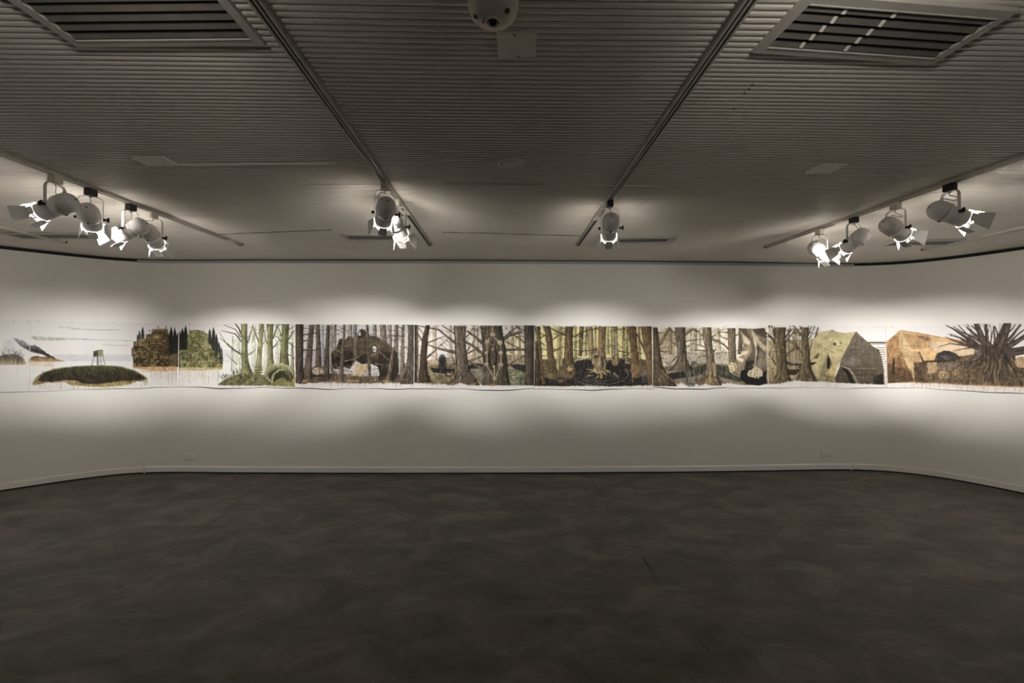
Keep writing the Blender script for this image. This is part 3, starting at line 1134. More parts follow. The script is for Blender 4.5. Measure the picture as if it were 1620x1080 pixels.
poly([(135, 372), (180, 374), (250, 400), (300, 440), (345, 452), (372, 444), (430, 478), (500, 530), (604, 592), (560, 588), (480, 556), (400, 532), (320, 512), (230, 462), (185, 418)],
     (150, 144, 146), 1, 's', .35, 3, .4, (72, 68, 66), (.1, .75))
stroke([(300, 470), (420, 510), (560, 580)], 26, 10, (66, 62, 62), .8)
stroke([(330, 470), (400, 490)], 10, 6, (120, 116, 118), .6)
poly([(300, 626), (312, 600), (345, 570), (400, 561), (440, 574), (470, 572), (520, 569), (600, 592), (700, 616), (560, 624)], (122, 96, 62), 1, 's', .25, 1, .15, (182, 142, 86), (.2, .9))
stroke([(310, 602), (345, 570), (400, 561), (440, 574), (520, 569), (600, 592)], 7, 4, (70, 58, 46), .8)
poly([(305, 630), (575, 636), (575, 680), (305, 655)], (208, 184, 146), .6, 'v', .3, 5)
drips(310, 575, 640, 740, 26, (196, 172, 136))
stroke([(182, 658), (178, 930)], 4, 3, (150, 144, 138), .9)
stroke([(285, 660), (290, 900)], 3, 2, (190, 184, 178), .7)
poly([(345, 872), (378, 800), (450, 742), (560, 702), (700, 680), (900, 664), (1100, 660), (1290, 674), (1420, 708), (1520, 758), (1582, 800), (1572, 822), (1450, 836), (1400, 862), (1280, 880),
      (1100, 892), (900, 882), (760, 872), (700, 842), (560, 842), (470, 852), (390, 870)], (150, 128, 70), 1, 's', .3, 2, .4)
poly([(400, 820), (440, 768), (520, 722), (640, 694), (800, 676), (950, 668), (1100, 664), (1280, 680), (1400, 708), (1500, 756), (1560, 802), (1440, 824), (1330, 822), (1200, 840), (1060, 862), (900, 856),
      (820, 826), (680, 820), (560, 836), (470, 832)], (86, 82, 48), 1, 's', .35, 4, .4, (62, 52, 36), (0, .6))
foliage(430, 1500, 720, 850, 500, [(70, 62, 42), (92, 84, 54), (50, 44, 32), (110, 100, 66)], 16, 3)
stroke([(350, 850), (390, 790), (470, 735), (600, 697), (800, 672), (1000, 662)], 12, 7, (124, 140, 88), .7)
stroke([(1080, 660), (1290, 674), (1440, 715), (1560, 790)], 7, 12, (120, 134, 84), .7)
ell(1560, 840, 26, 34, (150, 176, 108), .6, 's', .2, 5)
stroke([(305, 880), (340, 820), (390, 780)], 7, 5, (166, 188, 130), .6)
poly([(690, 822), (830, 822), (820, 846), (690, 842)], (176, 150, 98), .8, 's', .2, 3)
drips(400, 800, 850, 925, 40, (158, 146, 104), 2.4, .8)
drips(760, 1180, 880, 925, 46, (178, 156, 96), 2.8, .8)
drips(1180, 1570, 850, 910, 34, (150, 160, 104), 2.4, .7)
poly([(900, 450), (1000, 440), (1010, 560), (900, 600)], (206, 201, 211), .22, 'l', .2, 26)
poly([(1000, 512), (1050, 500), (1050, 565), (998, 572)], (78, 78, 54), 1, 's', .3, 1)
poly([(1048, 500), (1100, 498), (1104, 562), (1048, 566)], (122, 128, 84), 1, 's', .3, 1)
stroke([(1000, 512), (1050, 499), (1100, 498)], 5, 5, (70, 70, 50))
for a_, b_, w_ in (((1006, 568), (978, 664), 7), ((1044, 566), (1046, 664), 22), ((1072, 566), (1080, 664), 7), ((1100, 562), (1124, 664), 8)):
    stroke([a_, b_], w_, w_, (112, 118, 110) if w_ > 10 else (96, 98, 84), .9)
stroke([(990, 620), (1115, 620)], 4, 4, (120, 124, 108), .7)
stroke([(950, 600), (948, 660)], 5, 3, (170, 166, 170), .6)

# ---- the two hill towns with cypresses
crop(200, 490, 5.786)
stroke([(-10, 285), (52, 284)], 4, 4, (160, 158, 154))
stroke([(-10, 327), (30, 327)], 5, 4, (175, 172, 166))
poly([(878, 380), (1030, 380), (1030, 470), (878, 470)], (196, 190, 198), .4, 'l', .1, 6)
stroke([(880, 371), (985, 372)], 4, 3, (172, 168, 166))
stroke([(880, 472), (1000, 472)], 3, 3, (160, 156, 158))
for x, y0, y1, w in ((102, 220, 290, 16), (120, 186, 290, 26), (150, 150, 282, 30)):
    cypress(x, y0, y1, w, (66, 70, 76))
for x, y0, y1, w in ((396, 200, 430, 38), (411, 145, 430, 46), (443, 156, 425, 44), (470, 200, 412, 42), (488, 190, 400, 38), (513, 160, 390, 48), (543, 138, 372, 46)):
    cypress(x, y0, y1, w, (48, 48, 38))
for x, y0, y1, w in ((763, 172, 330, 36), (798, 154, 400, 46), (824, 214, 470, 44), (848, 290, 490, 40), (870, 336, 510, 30)):
    cypress(x, y0, y1, w, (62, 66, 56))
poly([(48, 350), (66, 344), (66, 290), (108, 290), (110, 266), (180, 262), (180, 224), (232, 222), (234, 180), (378, 174), (386, 206), (388, 300), (392, 410), (440, 410), (476, 392), (480, 524), (64, 526), (58, 430), (48, 420)],
     (110, 90, 54), 1, 's', .32, 1, .2, (78, 62, 36), (.2, 1))
poly([(110, 268), (178, 264), (176, 330), (112, 330)], (158, 128, 82), .7, 's', .25, 2)
poly([(238, 176), (376, 172), (378, 188), (238, 194)], (150, 124, 76), .8, 's', .2, 1)
poly([(242, 236), (302, 232), (302, 262), (242, 266)], (172, 146, 92), .8, 's', .2, 1)
poly([(54, 352), (112, 350), (112, 400), (56, 400)], (150, 132, 92), .6, 's', .25, 2)
poly([(120, 520), (120, 420), (180, 420), (180, 520)], (62, 54, 36), .5, 's', .25, 4)
poly([(330, 220), (384, 220), (386, 400), (330, 400)], (64, 50, 30), .6, 's', .3, 4)
windows(60, 380, 290, 505, 190, (160, 132, 82), (46, 36, 24), (16, 20))
windows(185, 380, 195, 300, 26, (156, 128, 76), (48, 38, 24), (15, 18))
for i in range(26):
    x, y = rng.uniform(62, 350), rng.uniform(290, 480)
    w_, h_ = rng.uniform(24, 50), rng.uniform(26, 48)
    c_ = [(136, 110, 68), (96, 78, 48), (74, 58, 36), (156, 130, 84)][rng.integers(4)]
    poly([(x, y), (x + w_, y), (x + w_, y + h_), (x, y + h_)], c_, .6, 's', .2, 1)
    for k in (0.2, 0.6):
        poly([(x + w_ * k, y + 8), (x + w_ * (k + .2), y + 8), (x + w_ * (k + .2), y + 22), (x + w_ * k, y + 22)], (44, 35, 24), .8, 's', .1, 1)
for y in (300, 350, 405, 455):
    stroke([(70, y), (230, y - 6), (386, y)], 4, 4, (58, 44, 28), .55)
for x, y in ((292, 160), (362, 160), (215, 195)):
    stroke([(x, y - 8), (x, y + 22)], 4, 4, (90, 84, 84))
    stroke([(x - 10, y - 4), (x + 10, y - 4)], 5, 5, (110, 106, 112))
poly([(476, 374), (520, 366), (556, 372), (564, 300), (560, 250), (576, 188), (640, 182), (704, 192), (742, 222), (748, 306), (772, 318), (776, 366), (802, 374), (806, 448), (836, 460), (842, 480), (880, 496), (880, 532), (476, 532)],
     (128, 124, 70), 1, 's', .32, 1, .2, (112, 106, 56), (.2, 1))
poly([(560, 300), (600, 240), (600, 420), (500, 520), (476, 520), (480, 380), (556, 378)], (92, 96, 58), .55, 's', .3, 5)
windows(568, 740, 200, 330, 60, (158, 156, 98), (72, 70, 38), (14, 20))
windows(484, 870, 380, 515, 190, (166, 158, 94), (66, 64, 36), (15, 20))
windows(590, 770, 320, 460, 50, (172, 166, 104), (74, 70, 38), (15, 20))
for i in range(30):
    x, y = rng.uniform(490, 800), rng.uniform(376, 490)
    if i > 18:
        x, y = rng.uniform(575, 715), rng.uniform(200, 350)
    w_, h_ = rng.uniform(24, 46), rng.uniform(24, 42)
    c_ = [(150, 146, 92), (110, 108, 62), (88, 88, 50), (164, 158, 104)][rng.integers(4)]
    poly([(x, y), (x + w_, y), (x + w_, y + h_), (x, y + h_)], c_, .6, 's', .2, 1)
    for k in (0.2, 0.6):
        poly([(x + w_ * k, y + 8), (x + w_ * (k + .2), y + 8), (x + w_ * (k + .2), y + 20), (x + w_ * k, y + 20)], (62, 60, 34), .8, 's', .1, 1)
for y in (250, 310, 372, 440):
    stroke([(566, y), (660, y + 4), (790, y + 8)], 3.5, 3.5, (76, 74, 40), .6)
for x, y in ((712, 176), (575, 176)):
    stroke([(x, y - 8), (x, y + 20)], 4, 4, (100, 98, 80))
poly([(388, 420), (430, 404), (478, 396), (478, 520), (392, 524)], (100, 82, 54), .9, 's', .3, 3)
poly([(55, 520), (470, 518), (462, 556), (380, 566), (230, 558), (130, 540), (60, 536)], (190, 146, 88), .95, 's', .25, 2, .3)
poly([(110, 540), (240, 545), (230, 575), (140, 570)], (206, 176, 136), .6, 'l', .3, 5)
poly([(478, 526), (882, 528), (882, 546), (700, 556), (478, 552)], (184, 168, 102), .95, 's', .25, 2, .3)
drips(215, 470, 550, 700, 56, (180, 160, 134), 2.8, .9)
drips(480, 850, 545, 690, 90, (192, 180, 154), 3.0, .85)
drips(380, 460, 560, 700, 10, (150, 126, 104), 2.2, .7)
stroke([(476, 180), (478, 700)], 5, 5, (226, 220, 214), .75)
stroke([(482, 540), (484, 700)], 2.5, 2.5, (170, 162, 150), .7)

# ---- pale green wood with the curled stone
for x0, x1, y in ((965, 985, 240), (1008, 1040, 232), (1150, 1182, 160), (1262, 1285, 180), (1362, 1392, 150), (1395, 1415, 220), (1505, 1530, 130)):
    trunk([(y, x0 + 4, x1 - 4), (400, x0, x1), (590, x0 - 3, x1 + 3)], (196, 196, 166), .12, .1, a=.85)
TG = (118, 116, 70)
limb(1150, 300, -1.2, 200, 12, (150, 150, 96), 2, .9, .12)
for pts, w0, w1 in (([(1060, 300), (1000, 222), (870, 190)], 16, 5), ([(1060, 412), (985, 366), (930, 314), (856, 258)], 20, 5), ([(985, 366), (930, 330), (852, 206)], 9, 4), ([(1046, 250), (1000, 180), (890, 138)], 11, 4),
                    ([(1060, 240), (1030, 170), (998, 128)], 20, 12), ([(1010, 500), (985, 470), (915, 408)], 10, 4), ([(1112, 300), (1130, 240), (1160, 140)], 16, 9), ([(1120, 410), (1150, 392), (1184, 364)], 12, 5),
                    ([(1215, 300), (1190, 240), (1160, 150)], 14, 6), ([(1235, 330), (1262, 300), (1280, 280)], 9, 5), ([(1300, 330), (1270, 260), (1262, 180)], 12, 6), ([(1345, 260), (1370, 180), (1390, 128)], 16, 8),
                    ([(1420, 300), (1390, 250), (1345, 235)], 12, 5), ([(1420, 240), (1400, 180), (1370, 140)], 14, 6), ([(1485, 270), (1520, 210), (1545, 190)], 16, 8), ([(1488, 180), (1540, 150)], 10, 6),
                    ([(1480, 410), (1520, 425), (1545, 450)], 12, 6), ([(1490, 300), (1545, 345)], 12, 6), ([(1340, 350), (1400, 280), (1470, 240)], 11, 5), ([(960, 560), (970, 440), (960, 330)], 6, 3)):
    stroke(pts, w0, w1, (92, 92, 62), .95)
trunk([(128, 1050, 1106), (300, 1056, 1108), (420, 1050, 1112), (520, 1054, 1128), (590, 1046, 1166)], TG)
trunk([(128, 1216, 1262), (260, 1210, 1252), (400, 1196, 1242), (500, 1186, 1240), (560, 1180, 1246)], (132, 130, 82))
trunk([(128, 1282, 1348), (260, 1292, 1342), (400, 1292, 1344), (480, 1292, 1352), (540, 1284, 1360)], TG)
trunk([(128, 1424, 1492), (260, 1420, 1484), (400, 1406, 1482), (500, 1400, 1490), (560, 1392, 1500)], (110, 108, 62))
trunk([(300, 1510, 1530), (560, 1508, 1536)], (120, 124, 76), a=.8)
for pts, w0, w1 in (([(1140, 560), (1112, 470), (1104, 380)], 16, 6), ([(1480, 360), (1400, 310), (1340, 350)], 6, 4)):
    stroke(pts, w0, w1, (80, 80, 52), .7)
poly([(832, 690), (896, 642), (980, 602), (1060, 580), (1170, 586), (1250, 596), (1300, 640), (1345, 690), (1180, 694), (1000, 692)], (106, 102, 60), 1, 's', .35, 2, .4)
foliage(880, 1310, 600, 694, 460, [(130, 124, 76), (80, 78, 46), (150, 142, 92), (60, 60, 38)], 20, 5)
for y in (515, 540, 565, 590, 612):
    poly([(1175 - (y - 500) * .35, y + 12), (1205, y - 12), (1250 + (y - 500) * .1, y + 10), (1210, y + 20)], (118, 116, 66), .95, 's', .35, 1, .2)
    stroke([(1180, y + 14), (1245, y + 14)], 5, 5, (64, 62, 38), .8)
poly([(1320, 690), (1340, 640), (1420, 620), (1545, 610), (1545, 706), (1320, 696)], (138, 130, 66), 1, 's', .3, 3)
ell(1405, 580, 138, 86, (134, 132, 88), 1, 'l', .2, 2)
ell(1412, 604, 112, 62, (70, 66, 42), 1, 'l', .3, 5)
stroke([(1268, 600), (1290, 535), (1350, 504), (1430, 500), (1500, 530), (1535, 600)], 26, 22, (158, 158, 112), .95)
stroke([(1290, 610), (1310, 560), (1370, 535), (1440, 540)], 9, 9, (86, 84, 54), .9)
stroke([(1330, 650), (1350, 590), (1400, 550), (1450, 548), (1480, 590)], 22, 12, (148, 146, 98), .95)
stroke([(1370, 640), (1400, 590), (1440, 580)], 14, 8, (60, 56, 36), .9)
stroke([(1470, 560), (1500, 600), (1500, 660)], 26, 16, (100, 98, 60), .9)
poly([(1330, 680), (1380, 640), (1440, 612), (1480, 660), (1440, 690)], (128, 122, 66), .9, 's', .25, 3)
stroke([(1260, 640), (1290, 560), (1340, 508)], 4, 4, (60, 60, 40), .8)
stroke([(1500, 660), (1530, 620), (1530, 560)], 10, 6, (56, 56, 34), .8)
for x0, x1, y0, y1 in ((838, 950, 600, 628), (976, 990, 560, 592), (1000, 1050, 540, 582)):
    foliage(x0, x1, y0, y1 + 6, 26, [(120, 118, 116), (86, 84, 80)], 14, 5)
drips(850, 1540, 694, 718, 60, (196, 188, 150), 3, .8)

# ---- dark wood with the hollow giant skull-like rock
crop(450, 490, 7.364)
poly([(128, 176), (1512, 176), (1512, 850), (128, 850)], (196, 188, 186), .8, 'v', .12, 3)
poly([(210, 480), (560, 420), (560, 700), (210, 760)], (136, 128, 128), .55, 'v', .35, 12)
poly([(1180, 460), (1510, 460), (1510, 800), (1180, 800)], (140, 132, 126), .5, 'v', .35, 12)
poly([(128, 790), (400, 740), (1500, 760), (1512, 850), (1180, 850), (780, 862), (500, 840), (140, 866)], (104, 86, 64), .95, 's', .4, 4, .8)
for x0, x1, xb0, xb1, yb, c in ((432, 456, 440, 466, 640, (150, 148, 156)), (565, 608, 560, 600, 690, (150, 138, 126)), (534, 560, 530, 560, 700, (160, 148, 136)), (735, 788, 760, 800, 420, (150, 138, 126)), (802, 846, 800, 846, 400, (124, 122, 128)),
                             (1030, 1075, 1036, 1080, 420, (132, 120, 106)), (1200, 1250, 1206, 1260, 560, (140, 128, 112)), (1108, 1184, 1150, 1216, 560, (122, 108, 90)),
                             (1284, 1330, 1270, 1324, 760, (120, 106, 86)), (1370, 1412, 1346, 1404, 800, (116, 102, 86)), (1420, 1440, 1400, 1440, 800, (130, 118, 102))):
    trunk([(172, x0, x1), (420, (x0 + xb0) / 2, (x1 + xb1) / 2), (yb, xb0, xb1)], c, .3)
for i in range(46):
    x, y = rng.uniform(200, 1480), rng.uniform(200, 520)
    limb(x, y, rng.choice([0, math.pi]) + rng.normal(0, .25), rng.uniform(80, 240), rng.uniform(3, 7), (100, 88, 76), 1, .75, .12)
trunk([(176, 290, 350), (420, 262, 332), (700, 232, 320), (800, 220, 330)], (100, 86, 70), .35)
trunk([(172, 364, 412), (420, 368, 424), (690, 366, 436)], (98, 82, 66), .35)
trunk([(180, 492, 534), (420, 476, 526), (700, 456, 524), (820, 440, 540)], (90, 77, 64), .35)
RK = (96, 82, 60)
poly([(538, 515), (600, 462), (622, 400), (640, 338), (682, 334), (712, 348), (740, 312), (772, 302), (800, 326), (846, 308), (868, 248), (902, 230), (944, 248), (990, 300), (1100, 324), (1180, 370), (1262, 442), (1320, 500), (1336, 600),
      (1332, 720), (1300, 826), (1110, 826), (1090, 752), (1082, 664), (990, 622), (900, 634), (830, 590), (806, 640), (760, 690), (690, 664), (640, 696), (570, 684)], RK, 1, 'l', .3, 1, .15, (56, 46, 36), (.25, .95))
poly([(1090, 520), (1200, 480), (1320, 520), (1334, 720), (1296, 824), (1112, 824), (1090, 750)], (54, 45, 35), .8, 's', .3, 8)
poly([(545, 520), (640, 560), (700, 600), (800, 590), (760, 688), (690, 662), (640, 694), (570, 682)], (44, 38, 32), .9, 's', .3, 4)
poly([(690, 470), (800, 500), (840, 560), (720, 580)], (62, 52, 40), .7, 'l', .3, 10)
poly([(860, 520), (960, 520), (1000, 620), (900, 632)], (50, 42, 34), .7, 's', .3, 8)
poly([(640, 345), (690, 345), (660, 470), (610, 470)], (70, 60, 46), .7, 'l', .3, 5)
poly([(980, 330), (1100, 330), (1200, 400), (1100, 480), (1000, 440)], (116, 100, 76), .5, 'l', .3, 14)
stroke([(700, 350), (712, 420)], 10, 6, (52, 44, 36), .8)
ell(905, 275, 46, 50, (72, 60, 46), .9, 'l', .3, 3)
ell(877, 286, 12, 34, (206, 198, 190), 1, 's', .1, 1)
ell(878, 316, 26, 16, (50, 42, 34), .8, 's', .1, 3)
poly([(800, 320), (846, 314), (840, 540), (820, 580), (800, 520)], (138, 124, 98), .55, 'v', .3, 4)
ell(1048, 456, 40, 50, (56, 46, 36), .8, 's', .2, 3)
ell(1050, 458, 28, 36, (212, 206, 198), 1, 's', .12, 1)
ell(1034, 466, 10, 24, (120, 100, 74), .8, 's', .1, 2)
for pts in ([(690, 600), (770, 584), (830, 568), (900, 520)], [(1000, 540), (1060, 510), (1110, 490), (1220, 590)], [(600, 460), (660, 500)], [(1060, 630), (1150, 640)], [(690, 430), (780, 410)]):
    stroke(pts, 10, 7, (150, 128, 98), .9)
stroke([(1090, 330), (1250, 440), (1450, 560)], 5, 4, (132, 114, 90), .8)
stroke([(545, 520), (640, 620)], 7, 6, (96, 82, 64), .9)
poly([(794, 650), (840, 630), (930, 640), (940, 700), (900, 770), (790, 770)], (190, 158, 108), .9, 's', .25, 3, .3)
poly([(790, 640), (830, 640), (826, 770), (786, 770)], (206, 196, 190), .8, 's', .2, 3)
poly([(940, 650), (1000, 630), (1090, 664), (1110, 770), (920, 774)], (202, 194, 192), .9, 's', .3, 3, .3)
poly([(930, 640), (976, 622), (980, 720), (940, 730)], (178, 148, 100), .8, 's', .3, 3)
for x in (930, 950, 965, 1020, 1050, 1075):
    stroke([(x, 770), (x + 6, 700)], 5, 3, (84, 76, 74), .8)
stroke([(1030, 690), (1090, 690)], 14, 14, (150, 146, 152), .8)
for i in range(46):
    x, y = rng.uniform(555, 800), rng.uniform(630, 760)
    an = rng.choice([0.1, 1.2, -1.1, -.2, 1.55])
    stroke([(x, y), (x + math.cos(an) * 60, y + math.sin(an) * 60)], 5, 4, [(168, 144, 112), (110, 94, 74)][rng.integers(2)], .8)
poly([(540, 520), (560, 690), (640, 760), (540, 790)], (62, 52, 42), .5, 's', .4, 5)
ell(395, 712, 84, 62, (92, 78, 62), 1, 's', .3, 3)
ell(388, 714, 66, 44, (186, 170, 136), 1, 's', .2, 2)
for pts, w in (([(400, 680), (412, 715), (402, 745)], 8), ([(345, 706), (375, 716)], 7), ([(345, 740), (378, 738)], 5), ([(425, 690), (440, 700)], 8)):
    stroke(pts, w, w, (92, 76, 56), .85)
for x in (320, 345, 405, 440, 470, 495):
    stroke([(x, 750), (x, 815)], 9, 7, (52, 44, 38), .85)
stroke([(310, 770), (480, 770)], 24, 20, (52, 45, 38), .8)
trunk([(176, 682, 716), (420, 672, 704), (700, 640, 690), (810, 630, 690)], (112, 98, 82), .3)
trunk([(176, 952, 980), (420, 964, 994), (640, 970, 1004), (778, 976, 1012)], (98, 86, 72), .3)
trunk([(440, 1256, 1284), (640, 1222, 1262), (816, 1190, 1236)], (112, 96, 76), .3)
for pts, w0, w1 in (([(1335, 200), (1450, 250)], 12, 7), ([(1210, 300), (1440, 310)], 8, 16), ([(1250, 330), (1440, 390)], 6, 6), ([(1330, 530), (1450, 560)], 6, 8), ([(1320, 605), (1420, 612)], 5, 5),
                    ([(218, 290), (300, 280), (400, 262)], 20, 10), ([(215, 366), (320, 342)], 18, 8), ([(215, 465), (310, 478), (400, 462)], 22, 9), ([(220, 215), (280, 218)], 10, 6), ([(215, 580), (300, 560)], 8, 4), ([(230, 680), (300, 640)], 10, 4),
                    ([(330, 480), (420, 440), (500, 470)], 5, 4), ([(370, 360), (460, 410)], 5, 4), ([(540, 330), (640, 270), (700, 250)], 6, 4), ([(430, 240), (600, 200)], 7, 4)):
    stroke(pts, w0, w1, (84, 72, 58), .9)
trunk([(170, 128, 222), (420, 132, 222), (640, 132, 218), (780, 134, 236), (868, 136, 268)], (78, 66, 54), .4)
trunk([(176, 1428, 1522), (420, 1442, 1516), (640, 1424, 1500), (800, 1390, 1500), (866, 1350, 1510)], (78, 68, 56), .4)
foliage(140, 1500, 790, 866, 420, [(74, 62, 50), (120, 96, 66), (150, 120, 80), (52, 46, 40)], 22, 5)
for x, w in ((800, 80), (620, 40), (240, 30), (1180, 40)):
    ell(x, 830, w, 18, (186, 138, 72), .7, 's', .3, 4)
poly([(128, 862), (300, 852), (600, 868), (840, 858), (1160, 868), (1300, 880), (1512, 862), (1512, 930), (128, 930)], (228, 222, 218), .96, 's', .02, 3, .6)
drips(170, 1500, 850, 915, 44, (120, 96, 70), 2.2, .85)
stroke([(1520, 180), (1510, 890)], 7, 7, (176, 158, 138), .5)

# ---- wood with the bead-ringed trunk
crop(640, 490, 7.364)
poly([(0, 180), (1500, 180), (1500, 620), (0, 620)], (210, 202, 194), .8, 'l', .08, 6)
poly([(260, 590), (620, 540), (900, 560), (1210, 520), (1500, 520), (1500, 870), (160, 870)], (140, 124, 88), .9, 's', .25, 12)
poly([(280, 640), (600, 620), (600, 860), (300, 860)], (126, 112, 72), .8, 's', .25, 12)
poly([(260, 600), (340, 570), (400, 600), (340, 640)], (188, 138, 96), .7, 's', .2, 8)
poly([(540, 520), (900, 500), (900, 580), (740, 600)], (206, 186, 142), .7, 'l', .2, 12)
poly([(1180, 300), (1400, 300), (1400, 520), (1180, 520)], (196, 180, 128), .7, 'v', .3, 12)
poly([(1190, 530), (1420, 520), (1420, 650), (1200, 640)], (146, 130, 100), .8, 'h', .3, 6)
for x0, x1, c in ((325, 372, (176, 156, 128)), (520, 552, (160, 144, 124)), (790, 822, (170, 150, 116)), (830, 862, (160, 146, 124)), (1240, 1272, (146, 132, 92)), (1320, 1350, (150, 134, 92))):
    trunk([(185, x0, x1), (420, x0 + 4, x1 + 2), (560, x0 - 2, x1 + 12), (616, x0 - 26, x1 + 30)], c, .2, a=.9)
for i in range(40):
    x, y = rng.uniform(270, 900), rng.uniform(190, 480)
    limb(x, y, rng.uniform(-2.6, -.4), rng.uniform(80, 200), rng.uniform(4, 9), (150, 132, 106), 1, .7, .15)
for i in range(26):
    x, y = rng.uniform(1180, 1420), rng.uniform(220, 520)
    limb(x, y, rng.uniform(-2.8, -.2), rng.uniform(60, 160), rng.uniform(4, 9), (112, 98, 66), 1, .75, .15)
poly([(740, 650), (830, 625), (916, 628), (920, 690), (740, 700)], (44, 42, 42), .9, 's', .3, 4)
poly([(744, 690), (920, 680), (930, 830), (800, 836), (744, 760)], (122, 116, 98), .9, 's', .25, 5)
poly([(1220, 640), (1330, 630), (1420, 650), (1420, 740), (1300, 700)], (46, 42, 42), .9, 's', .3, 5)
poly([(1210, 690), (1330, 700), (1480, 760), (1480, 880), (1220, 880)], (104, 106, 76), .95, 's', .3, 5)
for cx in (1400, 1470):
    stroke([(cx - 55, 870), (cx - 48, 805), (cx, 800), (cx + 35, 806), (cx + 40, 870)], 13, 13, (48, 46, 36), .9)
stroke([(1330, 790), (1480, 772)], 10, 8, (72, 72, 50), .8)
for i in range(36):
    x, y = rng.uniform(1225, 1330), rng.uniform(740, 860)
    stroke([(x, y), (x + rng.uniform(8, 24), y + rng.uniform(-6, 6))], 6, 3, (190, 184, 160), .8)
poly([(400, 560), (420, 520), (462, 520), (480, 560), (492, 720), (396, 720)], (54, 52, 52), 1, 's', .3, 1, .3)
poly([(306, 668), (400, 688), (590, 690), (588, 726), (480, 748), (330, 730)], (44, 42, 42), 1, 's', .3, 2, .3)
stroke([(320, 735), (440, 755), (560, 735)], 9, 8, (150, 140, 120), .8)
for x in np.linspace(312, 590, 15):
    if not 400 < x < 490:
        stroke([(x, 690), (x + rng.uniform(-4, 4), 640)], 10, 3, (42, 40, 40), .9)
for x, y in ((412, 520), (436, 512), (460, 522), (426, 542), (452, 544)):
    ell(x, y, 7, 7, (128, 132, 142), .8, 's', .2, 1)
for x, y in ((425, 610), (455, 610), (440, 650)):
    ell(x, y, 9, 16, (26, 26, 26), .9, 's', .1, 1)
poly([(470, 720), (560, 700), (580, 740), (540, 790), (480, 780)], (78, 60, 50), .9, 's', .4, 3, .4)
ell(515, 748, 18, 10, (186, 150, 116), .9)
stroke([(540, 760), (565, 720)], 8, 5, (196, 190, 180), .8)
BR = (92, 78, 60)
for pts, w0, w1 in (([(580, 375), (480, 300), (400, 232), (280, 210), (140, 184)], 30, 9), ([(920, 520), (800, 420), (680, 358), (560, 260), (440, 184)], 40, 9), ([(590, 495), (480, 470), (390, 450), (270, 405)], 44, 12),
                    ([(262, 560), (340, 490), (400, 430), (500, 350)], 24, 6), ([(270, 385), (380, 342), (490, 300)], 22, 7), ([(910, 390), (820, 310), (730, 246)], 44, 14), ([(730, 510), (810, 470), (900, 425)], 24, 7),
                    ([(540, 645), (640, 612), (740, 600), (860, 560), (900, 540)], 14, 22), ([(760, 608), (850, 660), (925, 700)], 18, 36), ([(1140, 352), (1230, 290), (1360, 258)], 54, 26), ([(1160, 470), (1300, 462), (1490, 466)], 34, 24),
                    ([(1190, 655), (1300, 590), (1420, 520), (1500, 486)], 26, 16), ([(1180, 372), (1300, 430), (1420, 486)], 20, 10), ([(1150, 340), (1230, 260), (1310, 200)], 30, 12), ([(1300, 190), (1360, 230), (1420, 260)], 20, 12),
                    ([(1280, 300), (1360, 350), (1410, 390)], 14, 9), ([(730, 480), (800, 380), (830, 320)], 20, 6), ([(700, 330), (760, 280), (800, 210)], 18, 6), ([(500, 420), (440, 350), (400, 320)], 6, 4), ([(420, 400), (500, 460)], 10, 6),
                    ([(150, 200), (190, 240), (230, 300)], 14, 8), ([(130, 240), (180, 320), (210, 370)], 24, 12), ([(120, 400), (160, 500), (190, 560)], 14, 8), ([(0, 430), (50, 470)], 10, 6)):
    stroke(pts, w0, w1, BR, 1)
    stroke([(x, y - w0 * .16) for x, y in pts], w0 * .25, w1 * .25, (140, 122, 96), .55)
trunk([(180, 246, 300), (330, 206, 276), (560, 180, 262), (740, 172, 278), (850, 150, 320)], (70, 58, 42), .35)
trunk([(176, 40, 144), (420, 42, 146), (640, 26, 148), (800, 0, 148), (864, 0, 152)], (84, 74, 62), .4)
stroke([(150, 180), (156, 500), (162, 860)], 22, 20, (112, 92, 70), .9)
stroke([(106, 200), (112, 860)], 11, 11, (150, 130, 108), .5)
trunk([(190, 574, 720), (300, 582, 714), (450, 586, 718), (600, 598, 742), (720, 606, 758), (800, 570, 830), (880, 470, 880)], (98, 86, 70), .42)
for pts, w0, w1 in (([(640, 760), (570, 820), (480, 884)], 40, 18), ([(720, 760), (770, 820), (850, 870)], 44, 16), ([(740, 740), (800, 790), (890, 830)], 30, 10), ([(665, 780), (650, 850)], 14, 8)):
    stroke(pts, w0, w1, (86, 74, 58), .95, 'v', .5)
    stroke([(x - 3, y - 5) for x, y in pts], 7, 4, (136, 120, 96), .6)
trunk([(185, 884, 1136), (300, 896, 1152), (450, 906, 1180), (640, 920, 1200), (780, 926, 1214), (880, 900, 1236)], (94, 82, 64), .42, k=34)
poly([(1140, 350), (1200, 560), (1222, 880), (1130, 880), (1150, 600)], (62, 54, 44), .5, 'v', .4, 8)
poly([(1028, 350), (1070, 420), (1086, 520), (1080, 620), (1058, 690), (1010, 690), (980, 620), (972, 520), (990, 420)], (50, 42, 34), .95, 's', .3, 3)
stroke([(1028, 358), (980, 440), (968, 540), (976, 620)], 7, 6, (124, 108, 84), .8)
stroke([(1028, 358), (1078, 440), (1092, 540), (1084, 620)], 7, 6, (124, 108, 84), .8)
poly([(1004, 420), (1028, 380), (1052, 420), (1062, 560), (1050, 640), (1010, 640), (1000, 560)], (96, 82, 64), .8, 'v', .4, 4)
ell(1030, 410, 16, 20, (120, 102, 80), .8)
ell(1030, 460, 14, 16, (160, 136, 104), .8)
CORD = (182, 162, 136)
